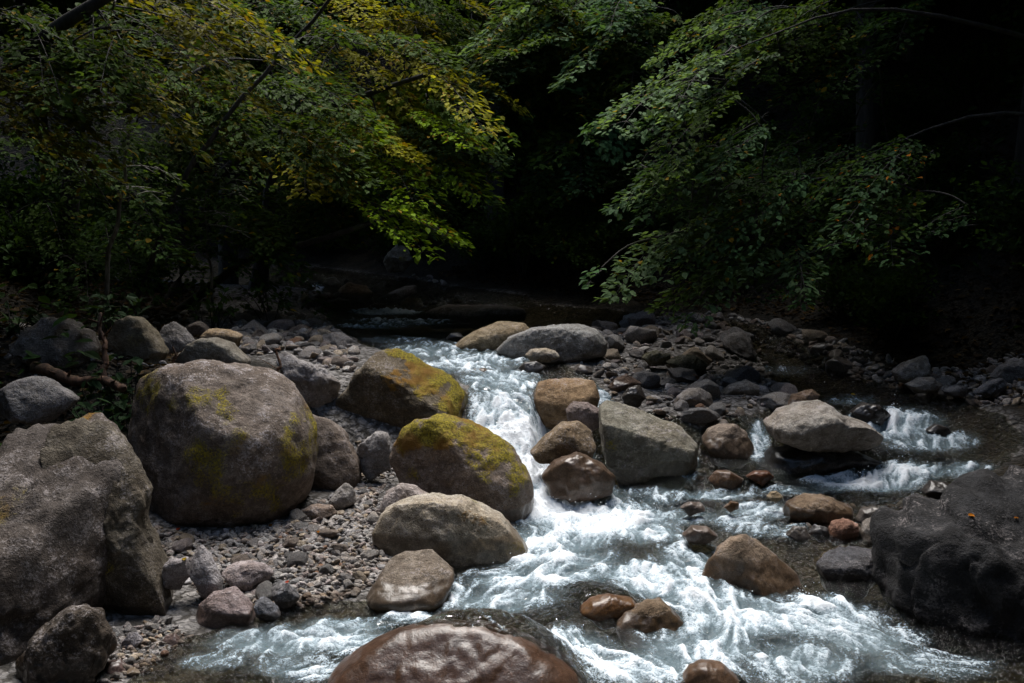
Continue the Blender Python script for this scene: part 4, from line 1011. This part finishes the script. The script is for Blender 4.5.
# bare thin stems on the left bank
def stem(label, pts, r0, bark, seed):
    rg = np.random.default_rng(seed); T = np.array(pts)
    tt = np.linspace(0, len(T) - 1, 24); T = np.stack([np.interp(tt, np.arange(len(T)), T[:, i]) for i in range(3)], 1)
    T[:, 0] += .015 * np.sin(tt * 6 + seed); 
    parts = [tube(T, np.linspace(r0, r0 * .45, 24), 8)]
    LPp, LDd, LNn, LSs, LTt = [], [], [], [], []
    for k in (14, 17, 19, 21, 23):
        d = np.array([rg.uniform(-.4, 1), -rg.uniform(.2, .8), .1]); d /= np.linalg.norm(d)
        pos, ld, nr, sz, tw = spray(T[k], d, .7, .25, .3, 60, .065, rg)
        LPp.append(pos); LDd.append(ld); LNn.append(nr); LSs.append(sz); LTt.append(MG[None] * rg.uniform(.5, 1.3, (60, 1)))
        for i, t in enumerate(tw): parts.append(tube(t, np.linspace(.007, .003, len(t)), 4))
    V, F = merge(parts)
    root = empty('sapling', T[0]); link('trunk', mesh_from('trunk', V - T[0], F, True, None, bark), root)
    V, F, tn = leaves_mesh(np.concatenate(LPp), np.concatenate(LDd), np.concatenate(LNn), np.concatenate(LSs), np.concatenate(LTt))
    link('crown', mesh_from('crown', V - T[0], F, False, {'tint': tn}, M_LEAF), root)
    tag(root, label, 'tree')
def gpx(px, D):
    x = (px - W_PX / 2) / F_PX * D; return (x, D, gz(x, D))
stem('thin pale sapling trunk standing above the mossy boulders on the left', [gpx(97, 9.4), at(110, 250, 9.4), at(121, 205, 9.4), at(126, 165, 9.4), at(128, 120, 9.4)], .026, M_PALEBARK, 5)
stem('thin dark leaning trunk crossing the upper left foliage', [gpx(120, 10.4), at(190, 165, 10.3), at(245, 95, 10.2), at(290, 45, 10.1), at(335, -5, 10.0), at(370, -50, 10)], .032, M_BARK, 6)
stem('spindly grey sapling at the back of the left bank above the cobbles', [gpx(216, 11.0), at(210, 270, 10.9), at(206, 235, 10.9), at(205, 190, 10.9)], .018, M_PALEBARK, 8)

# fallen log and dry roots on the left bank
def log(name, label, pts, r0, r1, seed, mat=M_LOG, stubs=3):
    rg = np.random.default_rng(seed); T = np.array(pts); tt = np.linspace(0, len(T) - 1, 30)
    T = np.stack([np.interp(tt, np.arange(len(T)), T[:, i]) for i in range(3)], 1); T[:, 2] += .02 * np.sin(tt * 4); T[:, 0] += .01 * np.cos(tt * 5)
    rr = np.linspace(r0, r1, 30) * (1 + .12 * np.sin(np.arange(30) * 1.9)); rr[0] *= .3; rr[-1] *= .3
    parts = [tube(T, rr, 10)]
    for k in rg.integers(6, 26, stubs):
        e = T[k] + np.array([rg.uniform(-.12, .12), -rg.uniform(.05, .15), rg.uniform(.02, .16)])
        parts.append(tube(np.linspace(T[k], e, 4), np.linspace(r1 * .6, r1 * .15, 4), 6))
    V, F = merge(parts); o = link(name, mesh_from(name, V - T[0], F, True, None, mat), None, T[0]); tag(o, label, 'log'); return o
log('fallen_log', 'long reddish fallen log lying below the mossy boulders on the left', [at(30, 368, 7.5), at(70, 378, 7.3), at(105, 383, 7.15), at(126, 386, 7.0)], .045, .028, 3)
log('dead_branch', 'reddish dead branch standing upright between the two mossy boulders', [at(103, 382, 7.4), at(104, 365, 7.45), at(106, 350, 7.5), at(101, 330, 7.6), at(99, 312, 7.7)], .028, .014, 4, M_LOG, 4)
log('dead_twig', 'dry brown twig sticking up left of the jagged pale boulder', [at(276, 378, 7.5), at(280, 366, 7.5), at(277, 352, 7.55), at(280, 345, 7.6)], .014, .006, 5, M_LOG, 3)
log('dead_twig', 'short dry twig beside the ochre rimmed boulder', [at(172, 364, 7.7), at(176, 356, 7.7), at(174, 349, 7.7)], .014, .006, 6, M_LOG, 2)

# broad leaved plants on the dark left bank
def plant(label, px, py, D, n, size, spread, seed, tint=BG * .45):
    rg = np.random.default_rng(seed); c = np.array(at(px, py, D)); g = gz(c[0], c[1])
    LPp, LDd, LNn, LSs, LTt, parts = [], [], [], [], [], []
    for k in range(n):
        a = rg.uniform(0, 6.28); tip = c + np.array([math.cos(a) * spread * rg.uniform(.3, 1), math.sin(a) * spread * rg.uniform(.3, 1), rg.uniform(-.08, .14)])
        b = np.array([c[0] + rg.normal() * .05, c[1] + rg.normal() * .05, g])
        cv = curve(b, tip, .12, 6); parts.append(tube(cv, np.linspace(.006, .003, 6), 4))
        m = 7; u = rg.uniform(.5, 1.05, m)
        pos = np.stack([np.interp(u * 5, np.arange(6), cv[:, i]) for i in range(3)], 1)
        dd = (tip - b)[None] * np.array([[1, 1, 0]]) + rg.normal(size=(m, 3)) * .16 + np.array([0, 0, -.03])
        LPp.append(pos); LDd.append(dd); LNn.append(np.array([[0, -.25, 1]]) + rg.normal(size=(m, 3)) * .25); LSs.append(size * rg.uniform(.6, 1.2, m)); LTt.append(np.array(tint)[None] * rg.uniform(.6, 1.3, (m, 1)))
    base = np.array([c[0], c[1], g]); root = empty('leafy_plant', base)
    V, F = merge(parts); link('stem', mesh_from('stem', V - base, F, True, None, M_BARK), root)
    V, F, tn = leaves_mesh(np.concatenate(LPp), np.concatenate(LDd), np.concatenate(LNn), np.concatenate(LSs), np.concatenate(LTt))
    link('foliage', mesh_from('foliage', V - base, F, False, {'tint': tn}, M_FERN), root); tag(root, label, 'plant')
plant('leafy plant with long dark leaves in front of the fallen log', 95, 398, 6.9, 16, .10, .30, 1)
plant('leafy plant just right of the end of the fallen log', 118, 372, 7.2, 10, .085, .20, 2)
plant('low leafy plant left of the huge lichen boulder, below the fallen log', 102, 416, 6.7, 12, .10, .24, 3)
plant('leafy plant growing on top of the gap behind the two mossy boulders', 112, 306, 8.9, 14, .10, .35, 4)
plant('dim leafy plant at the far left edge above the dim mossy boulder', 12, 318, 8.4, 16, .09, .4, 5)
plant('small leafy plant between the forest edge boulders and the sapling', 210, 303, 10.4, 12, .08, .35, 6, MG)
plant('leafy tuft hanging over the left bank above the cobbles', 270, 292, 11.0, 12, .08, .4, 7, MG)

# forest floor growth too dense to count, on both slopes
rg = np.random.default_rng(77)
N = 46000
X = rg.uniform(-16, 14, N); Y = rg.uniform(3, 30, N)
dl, dr, db = land(X, Y); ok = (dl > 2.6) | (dr > 1.0)
X, Y = X[ok], Y[ok]; Z = H(X, Y)
cl = fbm(np.stack([X, Y, 0 * X], 1), .8, 3, 55); k2 = cl > -.05 + .25 * rg.random(len(X)); X, Y, Z = X[k2], Y[k2], Z[k2]; m = len(X)
an = rg.uniform(0, 6.28, m)
V, F, tn = leaves_mesh(np.stack([X, Y, Z + rg.uniform(.02, .45, m)], 1), np.stack([np.cos(an), np.sin(an), rg.uniform(-.6, .1, m)], 1), np.stack([rg.normal(size=m) * .4, rg.normal(size=m) * .4, np.ones(m)], 1), rg.uniform(.08, .17, m), DG[None] * rg.uniform(.5, 1.5, (m, 1)))
o = link('undergrowth', mesh_from('undergrowth', V, F, False, {'tint': tn}, M_FERN)); tag(o, 'dim leafy undergrowth covering the forest slopes', 'undergrowth', kind='stuff')

rg = np.random.default_rng(78); N = 60000
X = rg.uniform(-9, 9, N); Y = rg.uniform(3, 18, N)
dl, dr, db = land(X, Y); ok = (dl > 1.6) | (dr > .35)
X, Y = X[ok], Y[ok]; Z = H(X, Y); m = len(X); an = rg.uniform(0, 6.28, m)
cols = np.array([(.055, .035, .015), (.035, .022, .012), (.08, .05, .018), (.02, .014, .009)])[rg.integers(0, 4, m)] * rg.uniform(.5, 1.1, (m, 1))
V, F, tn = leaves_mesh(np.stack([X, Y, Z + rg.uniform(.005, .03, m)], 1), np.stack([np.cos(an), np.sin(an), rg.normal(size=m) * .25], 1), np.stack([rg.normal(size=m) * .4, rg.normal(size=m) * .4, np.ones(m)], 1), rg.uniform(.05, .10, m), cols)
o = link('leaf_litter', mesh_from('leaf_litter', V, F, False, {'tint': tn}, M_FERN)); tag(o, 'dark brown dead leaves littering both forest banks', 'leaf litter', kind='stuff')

# tall trees added mostly out of view, crowns shading the banks and blocking sky
def make_shade_tree():
    rg = np.random.default_rng(5); root = empty('shade_tree', (0, 0, 0))
    T = np.stack([.15 * np.sin(np.linspace(0, 3, 14)), .12 * np.cos(np.linspace(0, 4, 14)), np.linspace(-.6, 8.8, 14)], 1)
    parts = [tube(T, np.linspace(.2, .05, 14), 10)]
    n = 9000; P_, D_ = [], []
    for k in range(60):
        a = rg.uniform(0, 6.28); h = rg.uniform(4.2, 9.6); rr = 3.3 * math.sqrt(max(.05, 1 - ((h - 6.6) / 3.4) ** 2)) * rg.uniform(.55, 1.0)
        e = np.array([math.cos(a) * rr, math.sin(a) * rr, h]); b = np.array([T[0, 0], T[0, 1], max(2.5, h - rr * .45)])
        cv = curve(b, e, .06, 7, rg); parts.append(tube(cv, np.linspace(.045, .01, 7), 5))
        m = 170; u = rg.uniform(.25, 1.05, m)
        pos = np.stack([np.interp(u * 6, np.arange(7), cv[:, i]) for i in range(3)], 1) + rg.normal(size=(m, 3)) * np.array([.42, .42, .13]) * (u * .9 + .2)[:, None]
        P_.append(pos); D_.append(np.tile(e - b, (m, 1)) * np.array([[1, 1, .2]]) / max(rr, .3) + rg.normal(size=(m, 3)) * .6)
    P_ = np.concatenate(P_); D_ = np.concatenate(D_); m = len(P_)
    V, F = merge(parts); link('trunk', mesh_from('trunk', V, F, True, None, M_BARK), root)
    V, F, tn = leaves_mesh(P_, D_, np.stack([rg.normal(size=m) * .4, rg.normal(size=m) * .4, np.ones(m)], 1), rg.uniform(.14, .26, m), np.where(rg.random((m, 1)) < .5, DG[None], MG[None]) * rg.uniform(.6, 1.2, (m, 1)))
    link('crown', mesh_from('crown', V, F, False, {'tint': tn}, M_LEAF), root)
    return root
proto = make_shade_tree()
SHADE_TREES = list(SHADE_TREE_SPOTS)
rg = np.random.default_rng(31)
for _ in range(2500):
    tx, ty = rg.uniform(-15, 13), rg.uniform(-9, 27)
    a_, b_, c_ = land(np.array([tx]), np.array([ty]))
    if not (a_[0] > 3.4 or b_[0] > 2.9): continue
    if any((tx - q[0]) ** 2 + (ty - q[1]) ** 2 < 2.9 ** 2 for q in SHADE_TREES): continue
    SHADE_TREES.append((tx, ty, rg.uniform(0, .6), rg.uniform(.9, 1.15)))
# leafy bushes filling the slopes under the trees
def bush():
    rg = np.random.default_rng(15); root = empty('forest_shrub', (0, 0, 0)); parts, P_, D_ = [], [], []
    for k in range(26):
        a = rg.uniform(0, 6.28); el = rg.uniform(.25, 1.3); L = rg.uniform(.7, 1.35)
        e = np.array([math.cos(a) * math.cos(el) * L, math.sin(a) * math.cos(el) * L, math.sin(el) * L * 1.1 + .1])
        cv = curve((0, 0, -.1), e, .12, 7, rg); parts.append(tube(cv, np.linspace(.016, .004, 7), 5))
        m = 85; u = rg.uniform(.35, 1.05, m)
        P_.append(np.stack([np.interp(u * 6, np.arange(7), cv[:, i]) for i in range(3)], 1) + rg.normal(size=(m, 3)) * np.array([.16, .16, .05]))
        D_.append(np.tile(e, (m, 1)) * np.array([[1, 1, .1]]) + rg.normal(size=(m, 3)) * .5)
    P_ = np.concatenate(P_); D_ = np.concatenate(D_); m = len(P_)
    V, F = merge(parts); link('stem', mesh_from('stem', V, F, True, None, M_BARK), root)
    V, F, tn = leaves_mesh(P_, D_, np.stack([rg.normal(size=m) * .35, rg.normal(size=m) * .35 - .2, np.ones(m)], 1), rg.uniform(.06, .11, m), DG[None] * rg.uniform(.5, 1.2, (m, 1)))
    link('foliage', mesh_from('foliage', V, F, False, {'tint': tn}, M_LEAF), root); return root
bproto = bush(); spots = []
for _ in range(4000):
    tx, ty = rg.uniform(-11, 11), rg.uniform(7.0, 23)
    a_, b_, c_ = land(np.array([tx]), np.array([ty]))
    if not ((a_[0] > 2.5 and (ty > 10.8 or tx < -5.5)) or (b_[0] > .55 and ty > 7)): continue
    if any((tx - q[0]) ** 2 + (ty - q[1]) ** 2 < .95 ** 2 for q in spots): continue
    spots.append((tx, ty))
for i, (tx, ty) in enumerate(spots[:190]):
    if i == 0: o = bproto
    else:
        o = bproto.copy(); C.objects.link(o)
        for ch in bproto.children:
            c = ch.copy(); C.objects.link(c); c.parent = o
    s_ = rg.uniform(.6, 1.2) * (.7 if ty < 11.5 else 1.0)
    o.location = (tx, ty, gz(tx, ty) + .05); o.rotation_euler = (0, 0, rg.uniform(0, 6.28)); o.scale = (s_, s_, s_)
    tag(o, 'dim green shrub growing on the shaded forest slope', 'shrub', 'shrubs on the forest slopes')
for i, (tx, ty, dz, sc_) in enumerate(SHADE_TREES):
    if i == 0: o = proto
    else:
        o = proto.copy(); C.objects.link(o)
        for ch in proto.children:
            c = ch.copy(); C.objects.link(c); c.parent = o
    o.location = (tx, ty, gz(tx, ty) + dz); o.rotation_euler = (0, 0, i * 2.1); o.scale = (sc_, sc_, sc_)
    tag(o, 'added tall forest tree, mostly out of view, its broad crown shading the gorge', 'tree', 'added trees shading the gorge')

# a few bright fallen leaves
def fallen(label, px, py, D, size, tint, seed):
    rg = np.random.default_rng(seed); p = np.array(at(px, py, D))
    V, F, tn = leaves_mesh(np.zeros((1, 3)) - np.array([[size / 2, 0, 0]]), np.array([[1.0, rg.normal() * .2, .1]]), np.array([[.1, -.5, 1.0]]), np.array([size]), np.array([tint]))
    V2, F2, t2 = leaves_mesh(np.zeros((1, 3)), np.array([[.3, .9, .2]]), np.array([[.1, -.5, 1.0]]), np.array([size * .7]), np.array([tint]))
    V3, F3, t3 = leaves_mesh(np.zeros((1, 3)), np.array([[.3, -.9, .0]]), np.array([[.1, -.5, 1.0]]), np.array([size * .7]), np.array([tint]))
    o = link('fallen_leaf', mesh_from('fallen_leaf', np.concatenate([V, V2, V3]), np.concatenate([F, F2 + 6, F3 + 12]), False, {'tint': np.concatenate([tn, t2, t3])}, M_FERN), None, p)
    tag(o, label, 'leaf'); return o
# ------------------------------------------------------------------ bright fallen leaves, laid on whatever lies under them
bpy.context.view_layer.update()
dg = bpy.context.evaluated_depsgraph_get()
import mathutils
for (fpx, fpy, fs, ft, fl_) in [(971, 516, .05, OR * 1.1, 'orange fallen leaf on top of the dark right rock outcrop'), (1016, 518, .035, OR * .6, 'brownish fallen leaf at the right edge on the dark rock outcrop'),
        (853, 395, .06, GOLD * 1.3, 'yellow fallen leaf at the water behind the large pale boulder'), (960, 398, .06, OR, 'orange fallen leaf among the dim stones of the right bank'),
        (271, 526, .05, OR * .8, 'orange fallen leaf on the pebbles below the huge lichen boulder'), (178, 530, .045, np.array([.35, .05, .02]), 'red fallen leaf on the pebbles beside the olive slab boulder'),
        (184, 560, .04, GOLD * 1.2, 'yellow fallen leaf between the squat and the pointed pale stones'), (287, 583, .035, np.array([.35, .06, .03]), 'small red fallen leaf near the dark rounded stone at the water edge'),
        (319, 532, .035, OR * .7, 'rusty fallen leaf in the middle of the near gravel bar')]:
    p1 = mathutils.Vector(at(fpx, fpy, 10.0)); o0 = mathutils.Vector((0, 0, CAM_Z))
    hit, loc, nor, *_ = sc.ray_cast(dg, o0, (p1 - o0).normalized())
    if not hit: continue
    lf = fallen(fl_, fpx, fpy, 5, fs * .7, ft * .75, int(fpx))
    lf.location = loc + nor * .006
# ------------------------------------------------------------------ light and camera
w = bpy.data.worlds.new('World'); sc.world = w; w.use_nodes = True
nt = w.node_tree; bg = nt.nodes['Background']
sky = nt.nodes.new('ShaderNodeTexSky'); sky.sky_type = 'NISHITA'; sky.sun_disc = False
SUN_EL, SUN_AZ = math.radians(SUN_EL_DEG), math.radians(SUN_AZ_DEG)
sky.sun_elevation = SUN_EL; sky.sun_rotation = SUN_AZ
nt.links.new(sky.outputs[0], bg.inputs[0]); bg.inputs[1].default_value = SKY_STR
sd = bpy.data.lights.new('sun', 'SUN'); sd.energy = SUN_STR; sd.angle = math.radians(SUN_ANG); sd.color = (1.0, .96, .90)
so = bpy.data.objects.new('sun', sd); C.objects.link(so)
v = np.array([math.sin(SUN_AZ) * math.cos(SUN_EL), math.cos(SUN_AZ) * math.cos(SUN_EL), math.sin(SUN_EL)])   # towards the sun
import mathutils
so.rotation_euler = mathutils.Vector(v).to_track_quat('Z', 'Y').to_euler()
so.location = (0, 8, 20)
cd = bpy.data.cameras.new('camera'); cam = bpy.data.objects.new('camera', cd); C.objects.link(cam)
cam.location = (0, 0, CAM_Z); cam.rotation_euler = (math.pi / 2 - PITCH, 0, 0)
cd.sensor_width = 36; cd.lens = 36 * F_PX / W_PX; cd.clip_start = .05; cd.clip_end = 500
sc.camera = cam
vs = sc.view_settings; vs.view_transform = 'Standard'; vs.look = 'None'; vs.exposure = EXPOSURE; vs.gamma = 1; vs.use_curve_mapping = False
sc.render.engine = 'CYCLES'
cy = sc.cycles; cy.use_denoising = True; cy.max_bounces = 6; cy.diffuse_bounces = DIFF_B; cy.glossy_bounces = 3; cy.transmission_bounces = 3; cy.transparent_max_bounces = 8
try: cy.denoiser = 'OPENIMAGEDENOISE'
except Exception: pass
